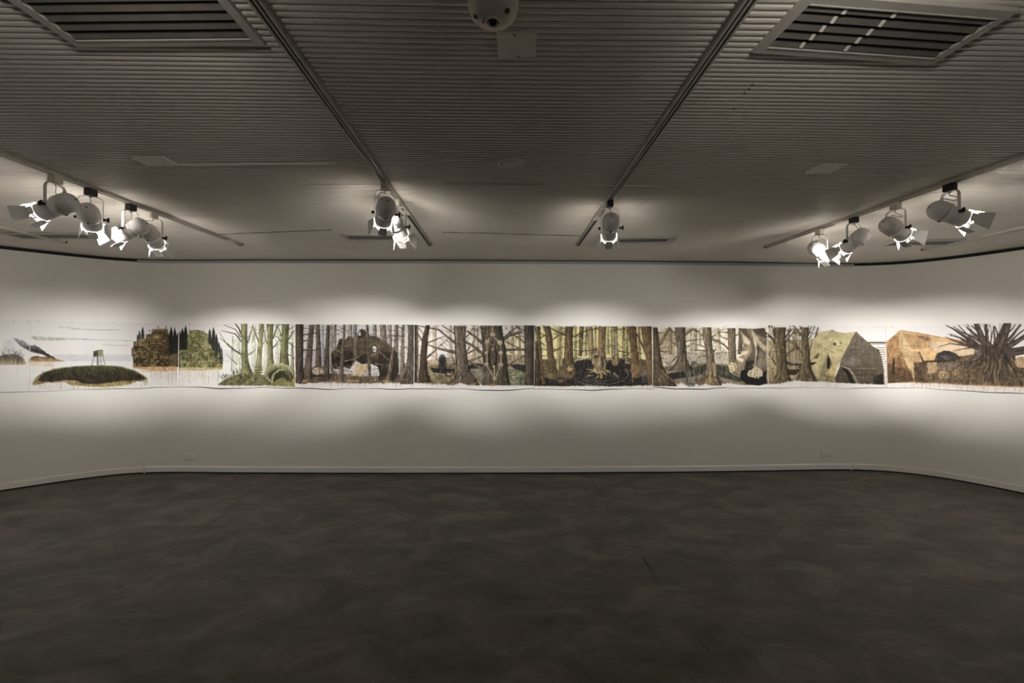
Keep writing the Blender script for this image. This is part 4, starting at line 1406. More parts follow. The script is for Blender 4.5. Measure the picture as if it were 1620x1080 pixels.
for a_, b_ in (((1026, 190), (1022, 290)), ((1022, 300), (965, 372)), ((1022, 300), (1110, 382)), ((965, 380), (960, 640)), ((1118, 390), (1128, 640)), ((950, 640), (1050, 800)), ((1124, 640), (1060, 800)), ((1044, 660), (1050, 800))):
    stroke([a_, b_], 9, 9, CORD, .9)
for x, y, r in ((1022, 292, 26), (965, 372, 22), (1112, 382, 28), (950, 502, 18), (1120, 502, 24), (955, 632, 22), (1122, 642, 27), (1040, 662, 16), (1052, 800, 22)):
    ell(x, y, r, r * .92, (178, 156, 122), 1, 's', .15, 1)
    ell(x + r * .2, y + r * .3, r * .6, r * .5, (136, 116, 88), .6, 's', .15, 3)
ell(1188, 214, 12, 16, (176, 128, 86), .9)
trunk([(182, 1392, 1522), (420, 1400, 1520), (640, 1412, 1522), (880, 1420, 1530)], (80, 70, 56), .4)
stroke([(1512, 190), (1516, 860)], 7, 7, (160, 150, 138), .5)
foliage(200, 1500, 800, 880, 420, [(150, 126, 78), (86, 76, 56), (122, 108, 74), (60, 54, 44)], 22, 5)
for x in (480, 540, 700, 790, 1030):
    ell(x, 878, 34, 14, (186, 148, 78), .7, 's', .3, 4)
poly([(110, 852), (200, 858), (300, 872), (440, 870), (560, 880), (660, 850), (740, 880), (840, 884), (1000, 892), (1200, 892), (1500, 900), (1500, 930), (110, 930)], (228, 222, 218), .95, 's', .02, 3, .6)
drips(200, 480, 850, 910, 24, (150, 124, 88), 2.2, .7)

# ---- flooded wood with the root figure
crop(830, 490, 7.364)
poly([(110, 196), (1480, 196), (1480, 620), (110, 620)], (208, 196, 128), .95, 'v', .16, 5)
poly([(300, 205), (1300, 205), (1300, 560), (300, 580)], (212, 196, 122), .8, 'v', .14, 14)
poly([(110, 580), (560, 560), (1300, 560), (1490, 600), (1490, 890), (110, 890)], (96, 80, 54), .95, 's', .3, 8)
poly([(110, 790), (1480, 780), (1480, 892), (110, 892)], (52, 44, 38), .9, 'h', .35, 8)
for x0, x1, xb0, xb1, yb, c in ((385, 432, 372, 420, 700, (140, 126, 76)), (430, 450, 420, 440, 640, (158, 148, 96)), (575, 606, 580, 610, 560, (132, 122, 72)), (640, 692, 628, 670, 540, (92, 82, 58)), (700, 722, 704, 730, 540, (140, 132, 82)),
                             (720, 792, 752, 822, 570, (128, 108, 70)), (810, 836, 816, 842, 540, (140, 128, 80)), (1006, 1080, 1014, 1098, 600, (132, 112, 78)), (1140, 1168, 1136, 1170, 560, (120, 100, 62)), (1180, 1206, 1180, 1210, 600, (126, 122, 74)),
                             (960, 984, 960, 990, 520, (152, 142, 90)), (1320, 1346, 1330, 1360, 700, (136, 112, 66))):
    trunk([(195, x0, x1), (yb * .6 + 70, (x0 + xb0) / 2, (x1 + xb1) / 2), (yb, xb0, xb1)], c, .28)
for i in range(60):
    x, y = rng.uniform(300, 1300), rng.uniform(210, 520)
    limb(x, y, rng.choice([0, math.pi]) + rng.normal(0, .35), rng.uniform(60, 220), rng.uniform(3, 7), (104, 90, 58), 1, .75, .15)
for i in range(30):
    x = rng.uniform(320, 1320)
    stroke([(x, rng.uniform(240, 380)), (x + rng.uniform(-6, 6), rng.uniform(420, 590))], 7, 5, [(150, 148, 96), (228, 218, 160), (112, 112, 66)][rng.integers(3)], .55)
ell(905, 760, 345, 138, (50, 45, 44), 1, 'h', .3, 3)
ell(700, 650, 130, 70, (50, 46, 46), .9, 's', .3, 5)
ell(1100, 650, 160, 70, (54, 46, 44), .9, 's', .3, 5)
for k in range(11):
    r = .36 + .075 * k
    for s0 in range(5):
        a0 = rng.uniform(0, 6.28)
        t = np.linspace(a0, a0 + rng.uniform(.5, 1.2), 12)
        t = t[np.sin(t) > -.45]
        if len(t) > 2:
            stroke(np.stack([895 + 330 * r * np.cos(t), 745 + 132 * r * np.sin(t)], 1), 4.5, 3, (146, 138, 130), .65)
for pts in ([(570, 590), (640, 580), (740, 560)], [(660, 580), (700, 545), (760, 530)], [(940, 580), (1010, 576)], [(1180, 610), (1230, 625)], [(575, 600), (560, 650)]):
    stroke(pts, 18, 10, (176, 166, 140), .8)
stroke([(680, 560), (760, 530)], 8, 5, (208, 208, 208), .8)
ell(1055, 590, 44, 66, (138, 112, 76), 1, 's', .3, 3)
ell(1040, 560, 16, 22, (90, 72, 48), .8)
ell(1066, 610, 18, 22, (160, 134, 96), .8)
poly([(900, 480), (945, 520), (960, 690), (880, 700), (860, 540)], (66, 56, 46), .95, 's', .3, 4)
poly([(840, 470), (880, 470), (905, 540), (880, 560), (900, 660), (930, 700), (960, 740), (840, 746), (800, 720), (816, 640), (782, 620), (800, 520)], (140, 118, 82), 1, 's', .35, 2, .5)
for i in range(90):
    x, y = rng.uniform(795, 950), rng.uniform(480, 740)
    if 880 < x and y < 660 and rng.random() < .7:
        continue
    an = rng.normal(1.57, .6)
    stroke([(x, y), (x + math.cos(an) * 40, y + math.sin(an) * 40)], 9, 3, [(190, 168, 124), (160, 132, 84), (70, 56, 42)][rng.integers(3)], .8)
ell(830, 540, 34, 18, (60, 50, 38), .7, 's', .2, 3)
stroke([(790, 540), (830, 516), (880, 520)], 13, 8, (196, 178, 140), .9)
for pts in ([(820, 700), (770, 700), (720, 690)], [(830, 715), (760, 725)], [(900, 720), (960, 760)], [(940, 700), (1000, 712)], [(880, 730), (900, 790), (880, 800)], [(960, 720), (1000, 730)], [(1040, 740), (1090, 780)], [(740, 770), (800, 760)], [(860, 770), (830, 800)], [(930, 690), (940, 640), (920, 560)]):
    stroke(pts, 17, 6, (178, 152, 102), .9)
ell(895, 770, 14, 28, (200, 156, 70), .8, 's', .2, 2)
for pts, w0, w1 in (([(465, 290), (390, 260), (310, 216)], 26, 10), ([(555, 320), (640, 280), (720, 240), (860, 220)], 18, 9), ([(560, 470), (640, 480), (740, 476), (860, 460)], 10, 9), ([(1000, 250), (1120, 226), (1260, 196)], 8, 14),
                    ([(1250, 196), (1310, 290), (1360, 380), (1420, 520)], 16, 26), ([(320, 350), (400, 300)], 18, 9), ([(330, 490), (400, 450), (465, 430)], 16, 7), ([(1100, 480), (1200, 500), (1240, 550)], 14, 8), ([(120, 400), (180, 340), (240, 290)], 10, 14),
                    ([(130, 240), (200, 280), (240, 310)], 8, 12), ([(150, 460), (360, 460)], 12, 9), ([(190, 385), (240, 410)], 16, 8), ([(200, 600), (270, 612)], 12, 6), ([(205, 540), (260, 536)], 12, 6), ([(1310, 500), (1380, 510)], 12, 8),
                    ([(1340, 600), (1400, 640)], 8, 6), ([(570, 380), (640, 360), (700, 400)], 7, 5), ([(950, 420), (1010, 430), (1100, 400)], 9, 6), ([(620, 640), (700, 600), (760, 560)], 6, 4)):
    stroke(pts, w0, w1, (74, 62, 40), .9)
DB = (98, 78, 48)
trunk([(195, 120, 182), (420, 148, 196), (640, 160, 212), (870, 186, 246)], (104, 82, 52), .38)
trunk([(190, 212, 300), (300, 246, 318), (500, 262, 340), (700, 276, 366), (810, 280, 384)], DB, .4)
poly([(270, 740), (386, 740), (384, 812), (280, 812)], (130, 112, 70), .55, 's', .3, 6)
trunk([(195, 472, 572), (300, 468, 562), (500, 462, 566), (640, 458, 578)], DB, .4)
ell(512, 730, 76, 70, (106, 86, 58), 1, 's', .35, 3)
ell(520, 690, 40, 26, (176, 138, 78), .8, 's', .4, 3)
stroke([(500, 690), (530, 645), (545, 700)], 12, 7, (186, 150, 92), .9)
trunk([(200, 866, 950), (340, 858, 946), (470, 862, 940), (540, 866, 940)], (120, 94, 62), .35)
trunk([(195, 1192, 1300), (400, 1226, 1314), (600, 1246, 1332), (790, 1248, 1346)], (108, 82, 50), .4)
poly([(1246, 640), (1340, 640), (1346, 796), (1250, 796)], (134, 106, 66), .5, 's', .3, 8)
stroke([(1270, 760), (1330, 690)], 8, 6, (170, 140, 92), .7)
trunk([(196, 1352, 1478), (400, 1384, 1482), (640, 1420, 1486), (880, 1440, 1488)], (112, 86, 54), .4)
trunk([(186, 0, 124), (640, 0, 122), (880, 20, 124)], (74, 64, 52), .4)
trunk([(360, 130, 150), (600, 126, 176), (880, 124, 206)], (70, 58, 40), .35)
for y in (820, 834, 850):
    stroke([(395, y), (450, y - 3)], 6, 5, (190, 140, 96), .7)
for x in (1370, 1390, 1410):
    stroke([(x, 740), (x + 10, 850)], 12, 8, (110, 104, 110), .7)
for i in range(120):
    x, y = rng.uniform(130, 1470), rng.uniform(800, 886)
    stroke([(x, y), (x + rng.uniform(20, 60), y + rng.uniform(-3, 3))], 4, 3, [(30, 27, 25), (96, 84, 66), (70, 62, 54)][rng.integers(3)], .6)
poly([(110, 886), (400, 890), (700, 886), (1000, 892), (1300, 886), (1490, 878), (1490, 930), (110, 930)], (226, 220, 212), .95, 's', .03, 2, .4)
drips(130, 1480, 882, 918, 60, (120, 96, 66), 2.4, .75)
stroke([(1486, 200), (1490, 890)], 8, 8, (196, 178, 148), .7)
stroke([(112, 200), (112, 900)], 6, 6, (168, 160, 146), .4)

# ---- wood with the giant hands
crop(1020, 490, 7.364)
poly([(92, 205), (1500, 205), (1500, 640), (92, 640)], (214, 202, 172), .9, 'l', .1, 5)
poly([(480, 330), (960, 330), (960, 520), (480, 500)], (232, 222, 196), .8, 'l', .08, 14)
poly([(160, 250), (360, 250), (360, 520), (180, 520)], (160, 136, 96), .75, 'v', .25, 10)
poly([(190, 500), (1000, 480), (1010, 650), (200, 680)], (160, 146, 122), .75, 'v', .35, 12)
poly([(200, 660), (720, 620), (1100, 640), (1500, 560), (1500, 860), (1180, 880), (820, 850), (480, 880), (260, 850)], (124, 106, 78), .9, 's', .3, 6)
for x0, x1, xb0, xb1, yb, c in ((245, 315, 240, 320, 520, (160, 134, 92)), (530, 606, 536, 612, 480, (172, 156, 124)), (820, 870, 818, 892, 480, (180, 164, 130)), (610, 650, 612, 660, 420, (200, 186, 150))):
    trunk([(215, x0, x1), (yb, xb0, xb1)], c, .18, a=.85)
for i in range(60):
    x, y = rng.uniform(200, 1050), rng.uniform(470, 640)
    stroke([(x, y), (x + rng.uniform(-6, 6), y - rng.uniform(30, 110))], 5, 3, [(120, 108, 96), (150, 140, 120), (100, 92, 90)][rng.integers(3)], .6)
for i in range(40):
    x, y = rng.uniform(180, 1080), rng.uniform(225, 460)
    limb(x, y, rng.choice([0, math.pi]) + rng.normal(0, .4), rng.uniform(50, 150), rng.uniform(4, 8), (120, 104, 78), 1, .75, .2)
ell(575, 618, 36, 24, (84, 84, 92), .9, 's', .2, 4)
poly([(262, 745), (380, 722), (480, 715), (480, 790), (300, 812)], (48, 46, 42), .95, 's', .3, 4)
poly([(476, 700), (600, 668), (716, 630), (716, 730), (600, 770), (470, 790)], (62, 66, 52), .95, 's', .35, 4)
poly([(826, 640), (990, 660), (1010, 740), (1160, 820), (1100, 840), (880, 780), (830, 740)], (66, 64, 54), .95, 's', .35, 4)
for i in range(110):
    x, y = rng.uniform(470, 720), rng.uniform(690, 880)
    stroke([(x, y), (x + rng.uniform(-4, 4), y - rng.uniform(30, 80))], 5, 3, [(70, 74, 60), (44, 48, 42), (150, 148, 136)][rng.integers(3)], .6)
for i in range(70):
    x, y = rng.uniform(900, 1160), rng.uniform(700, 860)
    stroke([(x, y), (x + rng.uniform(-4, 4), y - rng.uniform(25, 60))], 5, 3, [(74, 84, 56), (46, 48, 40), (120, 118, 92)][rng.integers(3)], .6)
poly([(460, 830), (560, 850), (590, 890), (500, 900)], (82, 82, 82), .7, 's', .4, 5)
poly([(270, 690), (360, 690), (350, 730), (280, 730)], (170, 150, 112), .7, 's', .3, 5)
WB = (104, 88, 66)
for pts, w0, w1 in (([(110, 440), (190, 390), (240, 300), (290, 215)], 40, 30), ([(355, 400), (290, 360), (245, 340)], 20, 8), ([(190, 450), (270, 430), (345, 415)], 14, 8), ([(180, 475), (230, 492), (300, 484)], 22, 8),
                    ([(470, 290), (520, 250), (560, 225), (620, 250), (670, 300)], 40, 16), ([(450, 380), (540, 352), (600, 350), (680, 340)], 18, 9), ([(450, 435), (520, 420), (570, 390)], 16, 8), ([(570, 395), (630, 412), (690, 430)], 9, 14),
                    ([(570, 468), (650, 474), (730, 478)], 9, 24), ([(620, 556), (680, 536), (740, 540)], 14, 14), ([(780, 340), (880, 374), (940, 420), (990, 470)], 30, 20), ([(770, 330), (810, 300), (840, 280)], 26, 8), ([(790, 488), (840, 458)], 30, 8),
                    ([(860, 270), (900, 320), (970, 340)], 14, 12), ([(850, 260), (960, 262)], 12, 12), ([(880, 240), (960, 222)], 9, 6), ([(1060, 300), (1100, 285)], 22, 14), ([(1060, 480), (1120, 460)], 12, 7),
                    ([(310, 235), (360, 280)], 22, 14), ([(160, 270), (230, 270)], 10, 6), ([(230, 600), (290, 640), (330, 590), (380, 540)], 12, 22), ([(190, 560), (260, 575)], 12, 7)):
    stroke(pts, w0, w1, WB, .95)
    stroke([(x, y - w0 * .2) for x, y in pts], w0 * .22, w1 * .22, (160, 140, 106), .5)
trunk([(205, 92, 150), (330, 98, 166), (500, 98, 184), (650, 98, 212), (760, 98, 268), (890, 98, 380)], (88, 73, 52), .42)
for i in range(70):
    t = rng.random()
    x = 110 + 220 * rng.random() * (.4 + t * .6)
    stroke([(x, 690 + t * 110), (x + 40 + t * 60, 760 + t * 130)], 6, 3, [(150, 124, 84), (60, 50, 36)][rng.integers(2)], .6)
trunk([(205, 352, 474), (330, 358, 478), (470, 378, 486), (560, 384, 492), (640, 356, 520), (710, 262, 568)], (102, 88, 70), .42)
for pts in ([(400, 560), (350, 640), (240, 690)], [(390, 590), (340, 670), (280, 720)], [(480, 560), (500, 640), (560, 680)], [(470, 440), (480, 560), (500, 620)]):
    stroke(pts, 18, 7, (68, 58, 46), .7)
trunk([(205, 666, 778), (330, 680, 782), (470, 710, 796), (640, 722, 822), (740, 700, 838), (800, 660, 880), (880, 620, 900)], (116, 98, 72), .42)
poly([(782, 600), (826, 640), (836, 790), (800, 770)], (176, 150, 108), .7, 'v', .3, 4)
for pts, c in (([(720, 780), (660, 850), (620, 890)], (110, 90, 64)), ([(760, 800), (800, 890)], (190, 146, 84)), ([(840, 780), (900, 850), (960, 860)], (96, 78, 58)), ([(740, 810), (760, 880)], (186, 140, 76)), ([(820, 810), (880, 890)], (168, 132, 84))):
    stroke(pts, 30, 8, c, .85, 'v', .4)
poly([(800, 800), (830, 870), (790, 880), (680, 860), (720, 820)], (160, 128, 80), .4, 's', .4, 6)
trunk([(215, 962, 1056), (400, 972, 1062), (560, 978, 1068), (640, 980, 1080)], (106, 90, 68), .4)
trunk([(215, 1092, 1130), (400, 1092, 1142), (520, 1080, 1140)], (84, 74, 62), .35)
poly([(1120, 700), (1300, 660), (1500, 720), (1470, 840), (1330, 884), (1180, 866), (1110, 800)], (40, 38, 33), 1, 's', .3, 4)
poly([(1100, 216), (1246, 222), (1272, 330), (1290, 450), (1304, 560), (1250, 640), (1180, 690), (1090, 724), (1000, 722), (980, 650), (1060, 590), (1130, 510), (1150, 420)], (130, 114, 88), 1, 'l', .22, 1, .1)
poly([(1120, 250), (1160, 290), (1230, 370), (1222, 410), (1150, 380), (1140, 300)], (200, 180, 142), .85, 'l', .15, 4)
poly([(1130, 480), (1210, 480), (1180, 520), (1110, 540)], (206, 188, 148), .8, 'l', .15, 5)
poly([(1080, 560), (1160, 570), (1150, 610), (1090, 590)], (210, 192, 152), .8, 'l', .15, 5)
poly([(1100, 216), (1180, 220), (1240, 340), (1160, 300)], (74, 62, 48), .6, 'l', .2, 6)
poly([(1220, 260), (1290, 450), (1300, 560), (1240, 640), (1160, 690), (1200, 560), (1250, 480)], (82, 70, 54), .75, 'l', .25, 8)
poly([(1180, 600), (1290, 580), (1240, 720), (1160, 720)], (44, 38, 32), .8, 's', .2, 8)
poly([(1246, 226), (1400, 210), (1424, 320), (1436, 450), (1436, 600), (1420, 690), (1370, 740), (1290, 680), (1290, 600), (1316, 520), (1300, 400)], (116, 102, 82), 1, 'l', .25, 1, .1)
poly([(1270, 260), (1330, 350), (1420, 430), (1430, 500), (1380, 470), (1310, 380)], (192, 172, 136), .8, 'l', .15, 5)
poly([(1260, 226), (1400, 212), (1416, 330), (1330, 310)], (66, 56, 44), .7, 'l', .2, 6)
stroke([(1424, 340), (1430, 460), (1424, 620)], 22, 20, (190, 176, 148), .6)
poly([(1290, 400), (1330, 440), (1330, 560), (1290, 620), (1306, 520)], (58, 48, 40), .8, 'l', .2, 5)
stroke([(1248, 235), (1296, 360), (1306, 480), (1290, 600)], 7, 5, (226, 218, 204), .7)
poly([(975, 650), (1010, 610), (1070, 630), (1090, 680), (1060, 700), (1010, 732), (985, 712)], (182, 162, 116), 1, 's', .2, 2, .2)
for pts in ([(1000, 640), (1060, 650)], [(995, 672), (1050, 680)], [(1000, 700), (1030, 706)], [(1040, 640), (1070, 690)]):
    stroke(pts, 6, 5, (74, 62, 46), .85)
poly([(1240, 700), (1290, 656), (1340, 680), (1380, 740), (1350, 780), (1250, 786), (1200, 760), (1210, 740)], (160, 142, 108), 1, 's', .2, 2, .2)
for pts in ([(1225, 715), (1205, 750), (1220, 770)], [(1270, 720), (1256, 775)], [(1300, 725), (1285, 790)], [(1330, 725), (1322, 790)], [(1356, 715), (1362, 765)]):
    stroke(pts, 24, 19, (190, 172, 136), .95)
    stroke([(x + 14, y) for x, y in pts], 5, 4, (60, 50, 38), .8)
for i in range(30):
    x = rng.uniform(1420, 1450)
    stroke([(x, rng.uniform(720, 760)), (x, rng.uniform(790, 860))], 3, 3, (150, 146, 140), .5)
for pts, w0, w1 in (([(1500, 330), (1470, 260), (1450, 196)], 40, 24), ([(1430, 350), (1480, 400), (1516, 440)], 30, 20), ([(1440, 620), (1500, 520), (1520, 460)], 26, 16)):
    stroke(pts, w0, w1, (88, 76, 52), .95)
poly([(1440, 480), (1520, 520), (1520, 780), (1430, 800)], (150, 130, 92), .6, 's', .3, 8)
poly([(92, 890), (200, 890), (380, 905), (420, 850), (500, 900), (640, 895), (720, 860), (800, 890), (900, 890), (960, 850), (1100, 880), (1300, 888), (1500, 880), (1500, 930), (92, 930)], (228, 222, 216), .9, 's', .02, 4, .8)

# ---- wood and the rock house
crop(1200, 490, 7.364)
poly([(95, 205), (700, 205), (700, 640), (95, 640)], (214, 206, 190), .6, 'l', .1, 6)
poly([(95, 360), (640, 340), (640, 520), (720, 640), (760, 835), (95, 840)], (150, 128, 86), .85, 's', .25, 8)
for x0, x1 in ((330, 366), (400, 450), (455, 480)):
    trunk([(220, x0 + 4, x1), (420, x0, x1), (600, x0 - 6, x1 + 8)], (152, 132, 92), .22, a=.85)
poly([(320, 590), (420, 630), (500, 620), (490, 680), (330, 700)], (66, 58, 44), .9, 's', .3, 5)
poly([(330, 640), (480, 655), (440, 700), (340, 690)], (170, 150, 106), .8, 's', .3, 5)
poly([(330, 700), (500, 690), (440, 760), (330, 760)], (56, 50, 38), .9, 's', .3, 6)
for x, y, an, ln, w in ((200, 400, -2.1, 240, 40), (190, 300, -1.9, 120, 26), (310, 330, -1.2, 140, 24), (320, 380, -.9, 190, 20), (330, 540, -.8, 170, 18), (500, 500, -2.3, 240, 24), (495, 290, -2.35, 150, 24), (500, 240, -2.0, 70, 14),
                        (580, 300, -1.2, 110, 18), (585, 340, -.9, 180, 14), (575, 260, -1.3, 80, 14), (200, 640, -2.1, 170, 20)):
    limb(x, y, an, ln, w, (84, 74, 52), 2, .95, .1)
stroke([(596, 500), (630, 400), (665, 320), (695, 210)], 34, 16, (96, 84, 58), 1)
stroke([(690, 300), (720, 230)], 9, 4, (96, 84, 62), .9)
poly([(640, 340), (690, 300), (730, 255), (790, 250), (860, 231), (900, 262), (960, 268), (1030, 270), (1130, 250), (1080, 340), (1050, 410), (1010, 500), (965, 590), (930, 660), (900, 730), (890, 850), (780, 836), (700, 820), (640, 700), (610, 620), (600, 500)],
     (190, 172, 116), 1, 'l', .16, 1, .2)
poly([(700, 820), (720, 740), (890, 740), (890, 852)], (150, 130, 86), .8, 's', .3, 5)
for i in range(120):
    x, y = rng.uniform(620, 1080), rng.uniform(260, 740)
    if x > 1060 - (y - 260) * .42:
        continue
    an = rng.choice([-.6, .5, .9, -.3])
    ln = rng.uniform(30, 90)
    stroke([(x, y), (x + math.cos(an) * ln * .5, y + math.sin(an) * ln * .5 + 3), (x + math.cos(an) * ln, y + math.sin(an) * ln)], 5, 3, [(124, 108, 68), (104, 100, 66), (220, 202, 146)][rng.integers(3)], .7)
poly([(860, 231), (960, 268), (1040, 300), (1000, 400), (900, 330), (760, 330), (760, 280)], (150, 150, 104), .35, 's', .3, 10)
stroke([(860, 233), (920, 265), (1000, 280)], 7, 5, (130, 140, 104), .8)
ell(888, 398, 17, 15, (62, 58, 48), .95)
ell(962, 386, 12, 11, (90, 88, 70), .9)
poly([(628, 570), (700, 500), (712, 510), (690, 566)], (92, 82, 58), .9, 's', .2, 2)
poly([(600, 615), (680, 606), (640, 640), (604, 650)], (48, 42, 34), .95, 's', .2, 2)
poly([(806, 512), (836, 570), (856, 620), (832, 690), (800, 690), (786, 580)], (104, 92, 62), 1, 's', .2, 2)
poly([(810, 530), (834, 580), (826, 690), (800, 690), (800, 600)], (42, 38, 34), 1, 's', .2, 2)
poly([(806, 512), (760, 620), (720, 740), (790, 740), (798, 600)], (142, 128, 88), .8, 'v', .2, 3)
poly([(840, 680), (900, 620), (890, 770), (830, 770)], (204, 168, 96), .7, 'l', .2, 6)
for i in range(5):
    stroke([(720 - i * 4, 650 + i * 26), (830, 655 + i * 26)], 5, 5, (108, 98, 70), .7)
poly([(1136, 250), (1200, 310), (1270, 372), (1340, 430), (1404, 462), (1436, 560), (1462, 700), (1464, 872), (1160, 866), (900, 850), (890, 800), (940, 680), (972, 560), (1020, 470), (1056, 400), (1086, 330)], (110, 98, 80), 1, 'h', .2, 1, .1, (84, 74, 56), (.2, 1))
ell(1080, 600, 110, 60, (128, 116, 108), .5, 'l', .25, 14)
poly([(1340, 780), (1460, 740), (1462, 870), (1340, 868)], (42, 38, 32), .85, 's', .2, 8)
stroke([(970, 655), (1060, 690), (1110, 760), (1150, 856)], 20, 26, (136, 122, 98), .95)
poly([(965, 665), (1030, 690), (1080, 760), (1120, 858), (1060, 858), (1040, 760), (990, 700)], (42, 37, 33), .95, 's', .2, 3)
for i in range(26):
    y = rng.uniform(430, 850)
    stroke([(rng.uniform(1050, 1150), y), (rng.uniform(1250, 1430), y + rng.uniform(-6, 6))], 4, 3, [(78, 68, 54), (136, 122, 100)][rng.integers(2)], .4)
for y, w in ((382, 20), (403, 7), (440, 10), (466, 11), (492, 11), (520, 11), (548, 11), (576, 10), (604, 10), (632, 8), (660, 10), (690, 9), (716, 8), (776, 11), (800, 10)):
    x0 = 1285 if y < 420 else 1380 + max(0, (y - 440)) * .22
    stroke([(x0, y), (1492, y + 1)], w, w, (112, 90, 56) if y > 395 else (92, 70, 44), .9)
for i in range(10):
    y = rng.uniform(560, 820)
    stroke([(1100, y), (1380, y + 4)], 3, 3, (140, 126, 100), .5)
ell(1475, 780, 20, 90, (150, 132, 104), .5, 's', .3, 6)
trunk([(205, 186, 320), (330, 192, 316), (470, 196, 322), (640, 214, 332), (740, 210, 352), (800, 176, 376), (864, 124, 408)], (100, 86, 58), .42)
trunk([(205, 492, 582), (330, 498, 580), (470, 502, 592), (600, 500, 602), (700, 490, 620), (780, 460, 660), (836, 420, 690)], (106, 92, 66), .42)
for pts in ([(590, 660), (620, 740), (670, 830)], [(540, 720), (560, 830)], [(500, 700), (460, 770), (440, 830)], [(260, 780), (200, 850)], [(320, 790), (380, 850)]):
    stroke(pts, 14, 7, (70, 60, 42), .8)
foliage(130, 900, 780, 856, 260, [(140, 118, 66), (100, 86, 56), (160, 140, 84), (70, 60, 44)], 20, 5)
poly([(95, 880), (200, 866), (420, 822), (560, 840), (700, 836), (900, 852), (1160, 862), (1464, 874), (1496, 874), (1496, 930), (95, 930)], (228, 222, 216), .95, 's', .02, 3, .6)
drips(130, 930, 846, 900, 46, (176, 148, 100), 2.4, .7)
stroke([(1490, 420), (1490, 870)], 22, 22, (206, 196, 184), .85)

# ---- ochre house and the great tree
crop(1380, 490, 6.75)
for y, w in ((352, 12), (376, 6), (400, 9), (424, 9), (448, 9), (472, 9), (496, 9), (520, 9), (546, 8), (570, 8), (596, 8), (622, 8), (650, 8), (680, 8), (716, 8)):
    stroke([(150, y), (290, y)], w, w, (136, 106, 70), .7)
poly([(150, 335), (200, 300), (300, 214), (420, 232), (560, 256), (700, 284), (830, 306), (1030, 334), (1110, 400), (1100, 520), (900, 620), (700, 620), (480, 780), (165, 784)], (204, 160, 102), 1, 'l', .18, 1, .2)
poly([(150, 345), (290, 232), (320, 300), (330, 500), (450, 760), (165, 784)], (156, 112, 66), .9, 's', .25, 4, 0, (104, 76, 46), (.4, 1))
poly([(600, 330), (900, 350), (1100, 400), (1090, 520), (760, 480), (640, 420)], (216, 190, 158), .7, 'l', .2, 14)
poly([(330, 250), (420, 260), (640, 300), (620, 400), (450, 430), (380, 380)], (160, 118, 70), .6, 's', .3, 12)
ell(520, 292, 30, 18, (110, 82, 52), .7, 's', .3, 5)
ell(580, 310, 50, 24, (140, 104, 64), .6, 's', .3, 7)
stroke([(300, 220), (420, 240), (700, 290), (1000, 338)], 14, 8, (196, 144, 76), .8)
stroke([(1000, 330), (900, 345), (780, 345), (650, 330)], 9, 7, (220, 156, 80), .7)
poly([(300, 222), (326, 236), (380, 360), (414, 440), (440, 580), (462, 740), (440, 720), (400, 600), (340, 480), (290, 420), (280, 280)], (190, 164, 116), .6, 'h', .25, 4)
for i in range(16):
    y = 260 + i * 28
    stroke([(290 + i * 6, y + 8), (350 + i * 6, y)], 4, 4, (120, 100, 68), .5)
poly([(226, 520), (240, 515), (238, 690), (206, 690), (214, 600)], (46, 36, 30), .95, 's', .2, 2)
poly([(165, 560), (220, 600), (420, 640), (450, 770), (165, 784)], (76, 56, 36), .5, 'h', .3, 10)
for i in range(40):
    x, y = rng.uniform(170, 400), rng.uniform(360, 760)
    stroke([(x, y), (x + rng.uniform(20, 60), y + rng.uniform(-10, 18))], 5, 3, [(112, 80, 48), (186, 144, 92)][rng.integers(2)], .5)
poly([(440, 560), (700, 540), (1100, 470), (1250, 560), (1700, 640), (1700, 830), (1300, 812), (900, 796), (560, 780), (450, 770)], (110, 88, 60), 1, 's', .35, 4, .5)
poly([(660, 545), (690, 470), (760, 435), (830, 440), (900, 470), (940, 510), (880, 552), (760, 556)], (70, 61, 58), 1, 's', .3, 2, .3)
poly([(720, 500), (800, 480), (880, 510), (800, 540)], (110, 98, 92), .6, 's', .3, 5)
stroke([(570, 552), (660, 548), (760, 552), (860, 560)], 16, 12, (40, 34, 30), .9)
stroke([(500, 460), (520, 500), (545, 550), (580, 553)], 26, 12, (62, 50, 40), .9)
ell(460, 500, 60, 60, (170, 132, 88), .7, 's', .3, 6)
poly([(590, 560), (690, 565), (700, 640), (660, 680), (580, 680)], (176, 142, 98), .95, 's', .3, 3, .3)
poly([(470, 570), (570, 560), (600, 640), (560, 760), (470, 760)], (92, 72, 48), .9, 's', .3, 4)
for i in range(9):
    stroke([(590, 580 + i * 12), (690, 584 + i * 12)], 3, 3, (118, 92, 62), .6)
ell(765, 695, 66, 46, (164, 134, 86), .95, 's', .35, 3)
ell(885, 668, 46, 32, (156, 122, 80), .9, 's', .35, 3)
poly([(700, 580), (900, 560), (1000, 600), (860, 650), (720, 640)], (122, 106, 94), .8, 's', .3, 6)
TR = (76, 64, 56)
